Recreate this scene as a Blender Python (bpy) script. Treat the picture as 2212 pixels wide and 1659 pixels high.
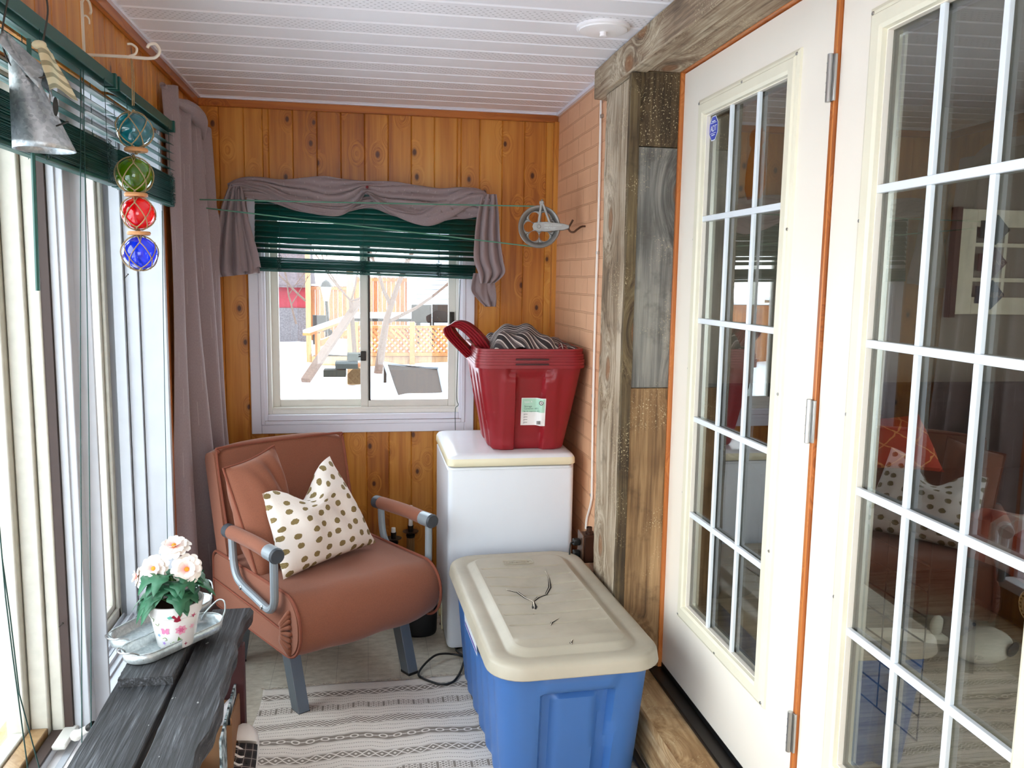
import bpy, bmesh, math, random
from math import sin, cos, pi, sqrt, radians, atan2, exp
from mathutils import Vector, Matrix
random.seed(7)
SC = bpy.context.scene
COL = SC.collection
for _o in list(bpy.data.objects): bpy.data.objects.remove(_o)

# ------------------------------------------------------------------ camera
FPX, YAW, PITCH, ROLL = 1800.0, 0.17435, -0.12640, 0.01556
EYE = Vector((0, 0, 1.55))
_f = Vector((sin(YAW)*cos(PITCH), cos(YAW)*cos(PITCH), sin(PITCH)))
_r = Vector((cos(YAW), -sin(YAW), 0)); _u = _r.cross(_f)
RT = cos(ROLL)*_r + sin(ROLL)*_u; UP = -sin(ROLL)*_r + cos(ROLL)*_u; FW = _f
cam = bpy.data.objects.new('camera', bpy.data.cameras.new('camera')); COL.objects.link(cam)
cam.matrix_world = Matrix(((RT.x, UP.x, -FW.x, EYE.x), (RT.y, UP.y, -FW.y, EYE.y), (RT.z, UP.z, -FW.z, EYE.z), (0, 0, 0, 1)))
cam.data.sensor_width = 36; cam.data.lens = FPX/2212*36; cam.data.clip_start = .05; cam.data.clip_end = 300
SC.camera = cam

# ------------------------------------------------------------------ world, exposure
W = bpy.data.worlds.new('sky'); SC.world = W; W.use_nodes = True
wn = W.node_tree; wn.nodes.clear()
wo = wn.nodes.new('ShaderNodeOutputWorld'); wb = wn.nodes.new('ShaderNodeBackground')
wt = wn.nodes.new('ShaderNodeTexCoord'); ws = wn.nodes.new('ShaderNodeSeparateXYZ'); wr = wn.nodes.new('ShaderNodeValToRGB')
wn.links.new(wt.outputs['Generated'], ws.inputs[0]); wn.links.new(ws.outputs['Z'], wr.inputs[0])
wr.color_ramp.elements[0].position = 0.0; wr.color_ramp.elements[0].color = (.93, .96, 1, 1)
wr.color_ramp.elements[1].position = .8; wr.color_ramp.elements[1].color = (.78, .88, 1, 1)
wn.links.new(wr.outputs[0], wb.inputs[0]); wb.inputs[1].default_value = 2.0
wn.links.new(wb.outputs[0], wo.inputs[0])
vs = SC.view_settings; SC.display_settings.display_device = 'sRGB'
vs.view_transform = 'Standard'; vs.look = 'None'; vs.exposure = 1.85; vs.gamma = 1.0; vs.use_curve_mapping = False
SC.cycles.max_bounces = 14; SC.cycles.diffuse_bounces = 7; SC.cycles.glossy_bounces = 5
SC.cycles.transparent_max_bounces = 24; SC.cycles.transmission_bounces = 8
SC.cycles.caustics_reflective = False; SC.cycles.caustics_refractive = False
SC.cycles.sample_clamp_indirect = 6

def ray(x, y): return RT*((x-1106)/FPX) - UP*((y-829.5)/FPX) + FW
def P(x, y, ax, val):
    """point of the place seen at photo pixel (x, y) on the plane axis=val"""
    d = ray(x, y); return EYE + d*((val-EYE[ax])/d[ax])

# ------------------------------------------------------------------ materials
def lin(h):
    if isinstance(h, (tuple, list)): return (*h[:3], 1)
    c = [int(h[i:i+2], 16)/255 for i in (0, 2, 4)]
    return (*[v/12.92 if v <= .04045 else ((v+.055)/1.055)**2.4 for v in c], 1)
class S:
    def __init__(s, name, color='808080', rough=.5, metal=0, **kw):
        s.m = bpy.data.materials.new(name); s.m.use_nodes = True; s.t = s.m.node_tree; s.t.nodes.clear()
        s.o = s.t.nodes.new('ShaderNodeOutputMaterial'); s.b = s.t.nodes.new('ShaderNodeBsdfPrincipled')
        s.t.links.new(s.b.outputs[0], s.o.inputs[0])
        s.set(s.b, 'Base Color', lin(color)); s.set(s.b, 'Roughness', rough); s.set(s.b, 'Metallic', metal)
        for k, v in kw.items(): s.set(s.b, k.replace('_', ' '), v)
    def set(s, node, k, v):
        i = node.inputs[k]
        if hasattr(v, 'links') or isinstance(v, bpy.types.NodeSocket): s.t.links.new(v, i)
        else: i.default_value = v
    def n(s, typ, out=0, props=None, **ins):
        nd = s.t.nodes.new('ShaderNode'+typ)
        for k, v in (props or {}).items(): setattr(nd, k, v)
        for k, v in ins.items():
            k = int(k[1:]) if k[0] == 'i' and k[1:].isdigit() else k.replace('_', ' ')
            s.set(nd, k, v)
        return nd.outputs[out]
    def m_(s, op, a, b=0.0, c=0.0, clamp=False):
        return s.n('Math', props={'operation': op, 'use_clamp': clamp}, i0=a, i1=b, i2=c)
    def obj(s): return s.n('TexCoord', 'Object')
    def uv(s): return s.n('TexCoord', 'UV')
    def map(s, v, sc=(1, 1, 1), loc=(0, 0, 0), rot=(0, 0, 0)):
        return s.n('Mapping', Vector=v, Scale=sc, Location=loc, Rotation=rot)
    def noise(s, v, scale, detail=4, rough=.5, out=0, dist=0):
        return s.n('TexNoise', out, Vector=v, Scale=scale, Detail=detail, Roughness=rough, Distortion=dist)
    def ramp(s, f, stops, interp='LINEAR'):
        nd = s.t.nodes.new('ShaderNodeValToRGB'); cr = nd.color_ramp; cr.interpolation = interp
        s.t.links.new(f, nd.inputs[0])
        while len(cr.elements) < len(stops): cr.elements.new(.5)
        for e, (p, c) in zip(cr.elements, stops): e.position = p; e.color = lin(c)
        return nd.outputs[0]
    def mix(s, f, a, b, blend='MIX'):
        nd = s.t.nodes.new('ShaderNodeMix'); nd.data_type = 'RGBA'; nd.blend_type = blend
        s.set(nd, 0, f); s.set(nd, 6, lin(a) if isinstance(a, str) else a); s.set(nd, 7, lin(b) if isinstance(b, str) else b)
        return nd.outputs[2]
    def smooth(s, x, a, b):
        return s.n('MapRange', props={'interpolation_type': 'SMOOTHSTEP'}, Value=x, From_Min=a, From_Max=b)
    def xyz(s, v):
        nd = s.t.nodes.new('ShaderNodeSeparateXYZ'); s.t.links.new(v, nd.inputs[0]); return nd.outputs
    def comb(s, x, y, z): return s.n('CombineXYZ', X=x, Y=y, Z=z)
    def color(s, c): s.set(s.b, 'Base Color', c)
    def bump(s, h, strength=.3, dist=.01, normal=None):
        kw = dict(Strength=strength, Distance=dist, Height=h)
        o = s.n('Bump', **kw); s.set(s.b, 'Normal', o); return o

def simple(name, col, rough=.5, metal=0, var=.06, vs_=12, bump=0, bs=60, **kw):
    s = S(name, col, rough, metal, **kw)
    c = lin(col); nz = s.noise(s.obj(), vs_)
    d = tuple(min(1, v*(1-var*2)) for v in c[:3]); l = tuple(min(1, v*(1+var*2)) for v in c[:3])
    s.color(s.mix(nz, (*d, 1), (*l, 1)))
    if bump: s.bump(s.noise(s.obj(), bs), bump, .002)
    return s.m

def pine(name, ax=2, hor=None, tone=('8c4a16', 'b67028', 'cc8a38', 'd89e4a'), knots=True):
    """stained pine boards, grain along axis ax; every board of the mesh gets its own tone and grain"""
    s = S(name, rough=.32, Specular_IOR_Level=.45)
    isl = s.n('NewGeometry', 'Random Per Island')
    o = s.obj(); off = s.comb(s.m_('MULTIPLY', isl, 7.3), s.m_('MULTIPLY', isl, 13.7), s.m_('MULTIPLY', isl, 31.0))
    v = s.n('VectorMath', props={'operation': 'ADD'}, i0=o, i1=off)
    q3 = s.xyz(v); al = q3[ax]; cr_ = s.m_('ADD', q3[0 if ax != 0 else 1], q3[1 if ax == 2 else 2])
    kv = s.comb(cr_, s.m_('MULTIPLY', al, .62), 0.0)
    vor = s.t.nodes.new('ShaderNodeTexVoronoi'); vor.voronoi_dimensions = '2D'; vor.inputs['Scale'].default_value = 7.5; s.t.links.new(kv, vor.inputs['Vector'])
    d = vor.outputs['Distance']
    sel = s.xyz(vor.outputs['Color'])[0]
    near = s.m_('SUBTRACT', 1.0, s.smooth(d, .0, .32))
    sc2 = [38, 38, 38]; sc2[ax] = 1.6
    gv = s.map(v, tuple(sc2))
    gv2 = s.n('VectorMath', props={'operation': 'ADD'}, i0=gv, i1=s.comb(s.m_('MULTIPLY', near, 5.0), s.m_('MULTIPLY', near, 5.0), s.m_('MULTIPLY', near, 2.0)))
    g = s.noise(gv2, 1.0, 5, .55)
    g2 = s.noise(s.map(v, tuple(x*.12 if i != ax else x*.8 for i, x in enumerate(sc2))), 1.0, 2)
    gg = s.m_('ADD', s.m_('MULTIPLY', g, .62), s.m_('MULTIPLY', g2, .38))
    tone_ = s.m_('ADD', gg, s.m_('MULTIPLY', s.m_('SUBTRACT', isl, .5), .17))
    c = s.ramp(tone_, [(.28, tone[0]), (.44, tone[1]), (.58, tone[2]), (.78, tone[3])])
    if knots:
        ring = s.m_('SINE', s.m_('MULTIPLY', d, 90.0))
        halo = s.m_('MULTIPLY', s.m_('SUBTRACT', 1.0, s.smooth(d, .06, .24)), s.m_('GREATER_THAN', sel, .5))
        kk = s.m_('MULTIPLY', s.m_('SUBTRACT', 1.0, s.smooth(s.m_('ADD', d, s.m_('MULTIPLY', sel, .03)), .06, .11)), s.m_('GREATER_THAN', sel, .5))
        c = s.mix(s.m_('MULTIPLY', halo, s.m_('ADD', .35, s.m_('MULTIPLY', ring, .14))), c, tone[0])
        c = s.mix(s.m_('MULTIPLY', kk, .9), c, '40160a')
    s.color(c); s.bump(g, .08, .002)
    return s.m

def barn(name, ax, cols=('2b241c', '5f4f3c', '8b7a63', 'b7a88e'), sc_=1.0):
    s = S(name, rough=.85)
    o = s.obj(); isl = s.n('NewGeometry', 'Random Per Island')
    v = s.n('VectorMath', props={'operation': 'ADD'}, i0=o, i1=s.comb(s.m_('MULTIPLY', isl, 5.0), s.m_('MULTIPLY', isl, 9.0), s.m_('MULTIPLY', isl, 4.0)))
    k = [26*sc_]*3; k[ax] = 1.3*sc_
    k2 = [110*sc_]*3; k2[ax] = 4
    near = s.noise(v, 3.2, 2)
    q3 = s.xyz(v); kv = s.comb(s.m_('ADD', q3[0 if ax != 0 else 1], q3[1 if ax == 2 else 2]), s.m_('MULTIPLY', q3[ax], .55), 0.0)
    vk = s.t.nodes.new('ShaderNodeTexVoronoi'); vk.voronoi_dimensions = '2D'; vk.inputs['Scale'].default_value = 3.0; s.t.links.new(kv, vk.inputs['Vector'])
    dk_ = vk.outputs['Distance']; hal = s.m_('SUBTRACT', 1.0, s.smooth(dk_, .0, .34)); wp = s.m_('MULTIPLY', hal, .10)
    v = s.n('VectorMath', props={'operation': 'ADD'}, i0=v, i1=s.comb(wp, wp, wp))
    g = s.noise(s.map(v, tuple(k)), 1, 6, .6, dist=.6)
    g2 = s.noise(s.map(v, tuple(k2)), 1, 4, .6)
    f = s.m_('ADD', s.m_('ADD', s.m_('MULTIPLY', g, .42), s.m_('MULTIPLY', g2, .26)), s.m_('MULTIPLY', near, .32))
    c = s.ramp(f, [(.36, cols[0]), (.46, cols[1]), (.53, cols[2]), (.64, cols[3])])
    ring = s.m_('MULTIPLY', s.m_('SUBTRACT', 1.0, s.smooth(dk_, .05, .19)), s.m_('ADD', .4, s.m_('MULTIPLY', s.m_('SINE', s.m_('MULTIPLY', dk_, 120.0)), .4)))
    c = s.mix(s.m_('MULTIPLY', ring, .55), c, cols[0])
    c = s.mix(s.m_('MULTIPLY', s.m_('SUBTRACT', 1.0, s.smooth(dk_, .05, .09)), .7), c, '8a5a32')
    fl_ = s.m_('MULTIPLY', s.smooth(s.noise(v, 170, 2), .60, .68), s.smooth(s.noise(v, 6, 2), .50, .62))
    c = s.mix(s.m_('MULTIPLY', fl_, .75), c, 'd8c8a0')
    big = s.noise(o, 9, 4, .65)
    c = s.mix(s.m_('MULTIPLY', s.smooth(big, .52, .72), .5), c, cols[0])
    s.color(c); s.bump(s.m_('ADD', g, g2), .5, .004)
    return s.m

def glassy(name, tint='ffffff', refl=1.0, f0=.08, rough=0.0):
    """clear pane: real see-through and real mirror reflection, by Fresnel"""
    s = S(name); s.t.nodes.remove(s.b)
    tr = s.n('BsdfTransparent', Color=lin(tint)); gl = s.n('BsdfGlossy', Color=(1, 1, 1, 1), Roughness=rough)
    lw = s.t.nodes.new('ShaderNodeLayerWeight'); lw.inputs[0].default_value = .5
    fac = s.m_('ADD', f0, s.m_('MULTIPLY', s.m_('POWER', lw.outputs['Facing'], 4.0), refl), clamp=True)
    mx = s.n('MixShader', i0=fac, i1=tr, i2=gl); s.t.links.new(mx, s.o.inputs[0])
    return s.m

M = {}
M['pine'] = pine('stained pine boards')
M['pine_h'] = pine('stained pine trim', 0, tone=('7a3a12', '9c5420', 'b86c2c', 'c47c38'), knots=False)
M['pine_y'] = pine('stained pine trim lengthwise', 1, tone=('7a3a12', '9c5420', 'b86c2c', 'c47c38'), knots=False)
M['orange_trim'] = pine('orange door trim', 2, tone=('8a4a20', 'b4662e', 'c67a3e', 'd08a4c'), knots=False)
M['barn_y'] = barn('weathered beam', 1, ('4a3c2e', '86705a', 'a8967e', 'd8ccb4'))
M['barn_z'] = barn('weathered post board', 2, ('4c3c2c', '8c7860', 'b0a08a', 'd0c2ac'))
M['barn_grey'] = barn('grey weathered board', 2, ('46443e', '686661', '86837c', 'a29e92'), .8)
M['barn_brown'] = barn('brown weathered board', 2, ('46321e', '7e6040', '9c7c56', 'bc9a70'), .8)
M['barn_dark'] = barn('dark mossy board', 2, ('2a2014', '4a3a26', '66563c', '857454'))
M['sill_wood'] = barn('rough spruce step board', 1, ('6a4a2a', '9a7850', 'bc9c72', 'd8c09a'), .6)
M['bench_wood'] = None
M['white'] = simple('white paint', 'f2eeee', .35, var=.015)
M['vinyl'] = simple('white vinyl', 'e4e4ee', .3, var=.01)
M['sash'] = simple('cream white window sash', 'dcd9d0', .4, var=.03)
M['dim_vinyl'] = simple('dulled window vinyl', 'bec1c6', .45, var=.05)  # white vinyl with its colour darkened against the strong light at the left windows
M['dim_sash'] = simple('aged cream sash paint', 'c6c3b6', .5, var=.08, vs_=30)  # left window copy of the sash paint, darkened so daylight doesn't bleach it
M['door_paint'] = simple('warm white door paint', 'f8f0e2', .38, var=.012, vs_=3)
M['cream_frame'] = simple('aged cream plastic', 'ece6cf', .35, var=.03)
M['muntin'] = simple('white muntin bar', 'e9f0f6', .3, var=.01)
M['steel'] = simple('brushed steel', 'b8b8b6', .32, 1, var=.06)
M['dark_metal'] = simple('dark metal', '2b2622', .4, .6)
M['galv'] = None
M['glass'] = glassy('window glass', 'fafcfb', .5, .03)
M['door_glass'] = glassy('double door glass', 'd2d4cf', .75, .13)
M['green'] = simple('green blind slat', '0a4e46', .4, var=.05)
M['cord_green'] = simple('dark green cord', '16403c', .7)
M['black'] = simple('black plastic', '0b0b0c', .45)
M['rust'] = simple('rust brown futon fabric', '85503a', .95, var=.1, vs_=300, bump=.25, bs=700, Sheen_Weight=.15, Sheen_Roughness=.4)
M['piping'] = simple('rust brown piping', '7e4330', .95, var=.1, vs_=300)
M['chair_metal'] = simple('grey painted steel', '8d969c', .35, .25, var=.03)
M['leg_metal'] = simple('slate grey painted steel', '626b72', .42, .2, var=.03)
M['cap'] = simple('dark grey plastic cap', '3a3f45', .5)
M['freezer'] = simple('white enamel', 'e9eff7', .28, var=.01)
M['freezer_lid'] = simple('freezer lid white', 'e8ebf0', .22, var=.015)
M['cream'] = simple('yellowed lid edge', 'e9e2c4', .35, var=.03)
M['red_tote'] = simple('dark red plastic', '8a1620', .38, var=.05, bump=.05, bs=900)
M['blue_tote'] = simple('blue plastic', '406eae', .4, var=.05, vs_=5)
M['rope'] = simple('jute cord', '9c8460', .9, var=.2, vs_=200, bump=.5, bs=500)
M['ring'] = simple('pale wooden ring', 'c98f5c', .5, var=.1)
M['leaf'] = None
M['soil'] = simple('brown soil', '4a2a20', .95, var=.2, vs_=90, bump=.6)
M['black_cloth'] = simple('black nylon cloth', '0c0c0f', .7, var=.2)
M['snow'] = simple('snow', 'eef1f7', .8, var=.03, vs_=2, bump=.3, bs=4)
M['fence_wood'] = pine('orange stained fence boards', 2, tone=('7c4018', '9a5a2a', 'aa6c38', 'b87c46'), knots=False)
M['lumber'] = pine('pale new lumber', 2, tone=('7c5c3c', '94724c', 'a4845c', 'b4966c'), knots=False)
M['bark'] = simple('grey brown bark', '5c4a40', .9, var=.25, vs_=30, bump=.6, bs=40)
M['tan'] = simple('tan painted boards', '8a6e54', .8, var=.06)
M['wall_in'] = simple('beige interior wall', '90867a', .8, var=.03)
M['straw'] = simple('white staple cable', 'efe9e2', .5, var=.02)

def s_brick():
    s = S('peach painted brick', rough=.6)
    x = s.xyz(s.obj()); v = s.comb(x[1], x[2], 0.0)
    v2 = s.n('VectorMath', props={'operation': 'ADD'}, i0=v, i1=s.n('VectorMath', props={'operation': 'SCALE'}, i0=s.noise(v, 5, 2, out=1), Scale=.008))
    b = s.t.nodes.new('ShaderNodeTexBrick'); s.t.links.new(v2, b.inputs['Vector'])
    for k, val in {'Scale': 1.0, 'Mortar Size': .0045, 'Mortar Smooth': .35, 'Brick Width': .205, 'Row Height': .0745, 'Bias': 0}.items(): b.inputs[k].default_value = val
    f = b.outputs['Fac']; nz = s.noise(s.obj(), 9, 3)
    c = s.mix(nz, 'd8a27c', 'e6b690'); c = s.mix(s.m_('MULTIPLY', f, .4), c, 'c08c6a')
    s.color(c)
    h = s.m_('ADD', s.m_('SUBTRACT', 1.0, f), s.m_('MULTIPLY', s.noise(s.obj(), 45, 3), .35))
    s.bump(h, .75, .006); return s.m
M['brick'] = s_brick()

def s_ceil():
    s = S('perforated white soffit', rough=.42)
    x = s.xyz(s.obj())
    # small dashes staggered, in every other band of the soffit panel
    px_, py_ = .021, .0165
    row = s.m_('FLOOR', s.m_('DIVIDE', x[1], py_))
    sx = s.m_('FRACT', s.m_('ADD', s.m_('DIVIDE', x[0], px_), s.m_('MULTIPLY', row, .5)))
    sy = s.m_('FRACT', s.m_('DIVIDE', x[1], py_))
    dash = s.m_('MULTIPLY', s.m_('LESS_THAN', s.m_('ABSOLUTE', s.m_('SUBTRACT', sx, .5)), .16), s.m_('LESS_THAN', s.m_('ABSOLUTE', s.m_('SUBTRACT', sy, .5)), .11))
    ph = s.m_('FRACT', s.m_('DIVIDE', s.m_('SUBTRACT', x[1], 2.963), .2455))
    on = s.m_('MULTIPLY', s.m_('GREATER_THAN', ph, .12), s.m_('LESS_THAN', ph, .46))
    f = s.m_('MULTIPLY', s.m_('MULTIPLY', dash, on), .75)
    s.color(s.mix(f, 'eeecf0', '7c787c')); return s.m
M['ceil'] = s_ceil()

def s_floor():
    s = S('beige vinyl tile', rough=.35)
    o = s.obj(); x = s.xyz(o); v = s.comb(x[1], x[0], 0.0)
    b = s.t.nodes.new('ShaderNodeTexBrick'); s.t.links.new(v, b.inputs['Vector']); b.offset = 0.0
    for k, val in {'Scale': 1.0, 'Mortar Size': .0009, 'Mortar Smooth': .1, 'Brick Width': .30, 'Row Height': .1225, 'Bias': 0}.items(): b.inputs[k].default_value = val
    n = s.noise(s.map(o, (6, 14, 1)), 3, 8, .7)
    c = s.ramp(n, [(.3, 'a69c8a'), (.5, 'c4bba8'), (.7, 'd8d1c0')])
    s.color(s.mix(s.m_('MULTIPLY', b.outputs['Fac'], .6), c, '7d7364')); return s.m
M['floor'] = s_floor()

def s_rug():
    s = S('woven grey and cream rug', rough=.95)
    o = s.obj(); wob = s.m_('MULTIPLY', s.m_('SUBTRACT', s.noise(s.map(o, (2.6, 1.2, 1)), 2.6, 2), .5), .06)
    x = s.xyz(o); u = x[0]; v = s.m_('ADD', x[1], wob)
    p = .104
    k = s.m_('DIVIDE', s.m_('SUBTRACT', 3.046, v), p)       # band number counted from the far fringe
    fr = s.m_('MULTIPLY', s.m_('SUBTRACT', s.m_('FRACT', k), .5), p)   # -.052 .. .052 in metres
    idx = s.m_('MODULO', s.m_('FLOOR', k), 4.0)
    av = s.m_('ABSOLUTE', fr)
    def is_(i): return s.m_('COMPARE', idx, float(i), .1)
    def inband(h): return s.m_('LESS_THAN', av, h)
    def line(val, t): return s.m_('LESS_THAN', s.m_('ABSOLUTE', val), t)
    # diamonds
    pa = s.m_('PINGPONG', u, .021)
    dia = line(s.m_('SUBTRACT', s.m_('ADD', pa, s.m_('MULTIPLY', av, 1.3)), .0235), .0042)
    dot = s.m_('LESS_THAN', s.m_('ADD', pa, av), .006)
    b0 = s.m_('MAXIMUM', dia, dot)
    # small lattice
    pb = s.m_('PINGPONG', u, .009); pc = s.m_('PINGPONG', s.m_('ADD', fr, .1), .006)
    b1 = s.m_('MULTIPLY', line(s.m_('SUBTRACT', s.m_('ADD', pb, s.m_('MULTIPLY', pc, 1.3)), .009), .0027), s.m_('GREATER_THAN', s.m_('PINGPONG', u, .027), .004))
    # zigzags
    pz = s.m_('PINGPONG', u, .013)
    zz = s.m_('PINGPONG', s.m_('ADD', s.m_('ADD', fr, .1), s.m_('MULTIPLY', pz, .8)), .0065)
    b2 = s.m_('LESS_THAN', zz, .0028)
    # rings
    cu = s.m_('SUBTRACT', s.m_('PINGPONG', u, .024), .0)
    rr = s.m_('SQRT', s.m_('ADD', s.m_('MULTIPLY', cu, cu), s.m_('MULTIPLY', s.m_('MULTIPLY', fr, fr), 2.2)))
    b3 = s.m_('MAXIMUM', line(s.m_('SUBTRACT', rr, .013), .0033), s.m_('MULTIPLY', line(fr, .002), s.m_('GREATER_THAN', cu, .017)))
    cream = s.m_('ADD', s.m_('ADD', s.m_('MULTIPLY', b0, is_(0)), s.m_('MULTIPLY', b1, is_(1))), s.m_('ADD', s.m_('MULTIPLY', b2, is_(2)), s.m_('MULTIPLY', b3, is_(3))))
    band = inband(.0185)
    dark = s.m_('MULTIPLY', band, s.m_('SUBTRACT', 1.0, cream))
    dark = s.m_('MULTIPLY', dark, .85)
    thin = s.m_('MULTIPLY', line(s.m_('SUBTRACT', av, .041), .0016), s.m_('GREATER_THAN', s.m_('FRACT', s.m_('MULTIPLY', u, 130.0)), .4))
    thin2 = line(s.m_('SUBTRACT', av, .0225), .0011)
    dark = s.m_('MAXIMUM', dark, s.m_('MULTIPLY', s.m_('MAXIMUM', thin, thin2), .7))
    lim = s.m_('GREATER_THAN', k, .12)
    dark = s.m_('MULTIPLY', dark, lim)
    nz = s.noise(s.map(o, (60, 400, 1)), 1, 2)
    base = s.mix(nz, 'c8bcae', 'e6dcd0')
    s.color(s.mix(dark, base, '6c5f52'))
    s.bump(s.m_('ADD', s.m_('MULTIPLY', dark, .6), nz), .4, .003); return s.m
M['rug'] = s_rug()

def s_bench():
    s = S('weathered black painted planks', rough=.55)
    o = s.obj()
    g = s.noise(s.map(o, (60, 3.5, 60)), 1, 6, .65, dist=1.2); g2 = s.noise(s.map(o, (220, 6, 220)), 1, 3, .6)
    f = s.m_('ADD', s.m_('MULTIPLY', g, .6), s.m_('MULTIPLY', g2, .4))
    c = s.ramp(f, [(.36, '151515'), (.5, '303133'), (.6, '54565a'), (.75, '8d9093')])
    sp = s.m_('GREATER_THAN', s.noise(s.map(o, (1, .6, 1)), 42, 2), .74)
    s.color(s.mix(s.m_('MULTIPLY', sp, .8), c, 'b4b4b0')); s.bump(f, .8, .004); return s.m
M['bench_wood'] = s_bench()

def s_galv(name, base=('8d9498', 'aab1b4', 'ccd2d4'), metal=.75, rough=.42):
    s = S(name, rough=rough, metal=metal)
    v = s.t.nodes.new('ShaderNodeTexVoronoi'); v.inputs['Scale'].default_value = 150; s.t.links.new(s.obj(), v.inputs['Vector'])
    f = s.m_('ADD', s.m_('MULTIPLY', s.xyz(v.outputs['Color'])[0], .22), s.m_('MULTIPLY', s.noise(s.obj(), 16, 5), .78))
    s.color(s.ramp(f, [(.3, base[0]), (.5, base[1]), (.7, base[2])])); return s.m
M['galv'] = s_galv('galvanised steel'); M['galv_tray'] = s_galv('galvanised tray', ('a8b2b6', 'bcc6c8', 'd4dcdc'), .55, .35)

def s_sheer(name, rot=0):
    s = S(name, '85737a', .85, Sheen_Weight=.3)
    o = s.uv()
    nz = s.noise(s.map(o, (260, 260, 1)), 1, 2)
    c = s.mix(nz, 'a08f90', 'baa8a8')
    v = s.t.nodes.new('ShaderNodeTexVoronoi'); v.voronoi_dimensions = '2D'; v.inputs['Scale'].default_value = 1.0; v.inputs['Randomness'].default_value = 1
    s.t.links.new(s.map(o, (16, 9, 1)), v.inputs['Vector'])
    sub = s.n('VectorMath', props={'operation': 'SUBTRACT'}, i0=s.map(o, (16, 9, 1)), i1=v.outputs['Position'])
    q = s.xyz(sub)
    dash = s.m_('MULTIPLY', s.m_('LESS_THAN', s.m_('ABSOLUTE', q[0]), .022), s.m_('LESS_THAN', s.m_('ABSOLUTE', q[1]), .2))
    c = s.mix(s.m_('MULTIPLY', dash, .5), c, 'd8cccd')
    s.color(c); s.bump(nz, .15, .001)
    tl = s.n('BsdfTranslucent', Color=c); mx = s.n('MixShader', i0=.35, i1=s.b.outputs[0], i2=tl)
    s.t.links.new(mx, s.o.inputs[0]); return s.m
M['sheer'] = s_sheer('mauve grey sheer curtain')

def s_dots(name, base, dotc, n=7.6, r=.24, rnd=.42):
    s = S(name, rough=.85)
    uv = s.uv(); x = s.xyz(s.map(uv, (n, n, 1)))
    row = s.m_('FLOOR', x[1]); st = s.m_('MULTIPLY', s.m_('MODULO', row, 2.0), .5)
    vv = s.comb(s.m_('ADD', x[0], st), x[1], 0.0)
    v = s.t.nodes.new('ShaderNodeTexVoronoi'); v.voronoi_dimensions = '2D'; v.inputs['Scale'].default_value = 1; v.inputs['Randomness'].default_value = rnd
    s.t.links.new(s.map(uv, (n, n, 1)), v.inputs['Vector'])
    rag = s.m_('MULTIPLY', s.m_('SUBTRACT', s.noise(s.map(uv, (60, 60, 1)), 1, 3), .5), .14)
    f = s.m_('LESS_THAN', s.m_('ADD', v.outputs['Distance'], rag), r)
    sp = s.noise(s.map(uv, (220, 220, 1)), 1, 3)
    dc = s.mix(s.smooth(sp, .45, .6), dotc, 'a08a5c')
    s.color(s.mix(f, base, dc)); s.bump(s.noise(s.map(uv, (7, 5, 1)), 1, 4), .25, .02); return s.m
M['dots'] = s_dots('white cotton with gold dots', 'eee5dc', '6b5a30')

def s_lid():
    s = S('beige plastic lid', rough=.42)
    f = s.noise(s.obj(), 3.5, 5, .6)
    c = s.ramp(f, [(.3, '9c9484'), (.5, 'aea694'), (.75, 'bab2a0')])
    st = s.smooth(s.noise(s.obj(), 9, 2), .68, .8)
    s.color(s.mix(s.m_('MULTIPLY', st, .3), c, '8c7c68')); s.bump(s.noise(s.obj(), 220, 2), .06, .001); return s.m
M['lid'] = s_lid()
def s_stripe():
    s = S('striped grey blanket', rough=.95)
    x = s.xyz(s.uv()); w = s.m_('ADD', s.m_('ADD', x[1], s.m_('MULTIPLY', x[0], .45)), s.m_('MULTIPLY', s.noise(s.uv(), 3, 2), .06))
    f = s.m_('FRACT', s.m_('MULTIPLY', w, 8.5))
    c = s.ramp(f, [(0, '2e2a2c'), (.16, 'cfc4bd'), (.22, '54494a'), (.42, '8a807e'), (.5, 'd6ccc6'), (.56, '3a3436'), (.72, '6e6462'), (.84, 'c4b8b2'), (.9, '2e2a2c')], 'CONSTANT')
    s.color(c); s.bump(s.noise(s.map(s.uv(), (90, 90, 1)), 1, 2), .3, .002); return s.m
M['stripe'] = s_stripe()
def s_plaid(name, a='6e1820', b='2a1416', l='d8c8c0', n=6.0, lw=.05):
    s = S(name, rough=.9); x = s.xyz(s.map(s.uv(), (n, n, 1)))
    fx = s.m_('FRACT', x[0]); fy = s.m_('FRACT', x[1])
    f = s.m_('MULTIPLY', s.m_('ADD', s.m_('GREATER_THAN', fx, .5), s.m_('GREATER_THAN', fy, .5)), .5)
    c = s.mix(f, a, b)
    ln = s.m_('MAXIMUM', s.m_('LESS_THAN', s.m_('ABSOLUTE', s.m_('SUBTRACT', fx, .75)), lw), s.m_('LESS_THAN', s.m_('ABSOLUTE', s.m_('SUBTRACT', fy, .75)), lw))
    s.color(s.mix(s.m_('MULTIPLY', ln, .75), c, l)); return s.m
M['plaid_red'] = s_plaid('dark red plaid flannel'); M['plaid_dark'] = s_plaid('black white plaid canvas', '1c191a', '332c2c', 'a89c94', 9, .035)
M['plaid_throw'] = s_plaid('red and white checked throw', 'a04038', 'd8d0cc', 'c8b8b4', 3, .02)
def s_leaf():
    s = S('green silk leaf', rough=.5)
    s.color(s.mix(s.noise(s.obj(), 40, 3), '174d33', '3f7c58')); return s.m
M['leaf'] = s_leaf()
def s_petal():
    s = S('white pink petal', rough=.6, Subsurface_Weight=0.0)
    x = s.xyz(s.uv())
    s.color(s.ramp(x[1], [(0, 'e0707c'), (.22, 'f4c0bc'), (.42, 'f6ece4'), (1, 'f8f2ea')])); return s.m
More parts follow.
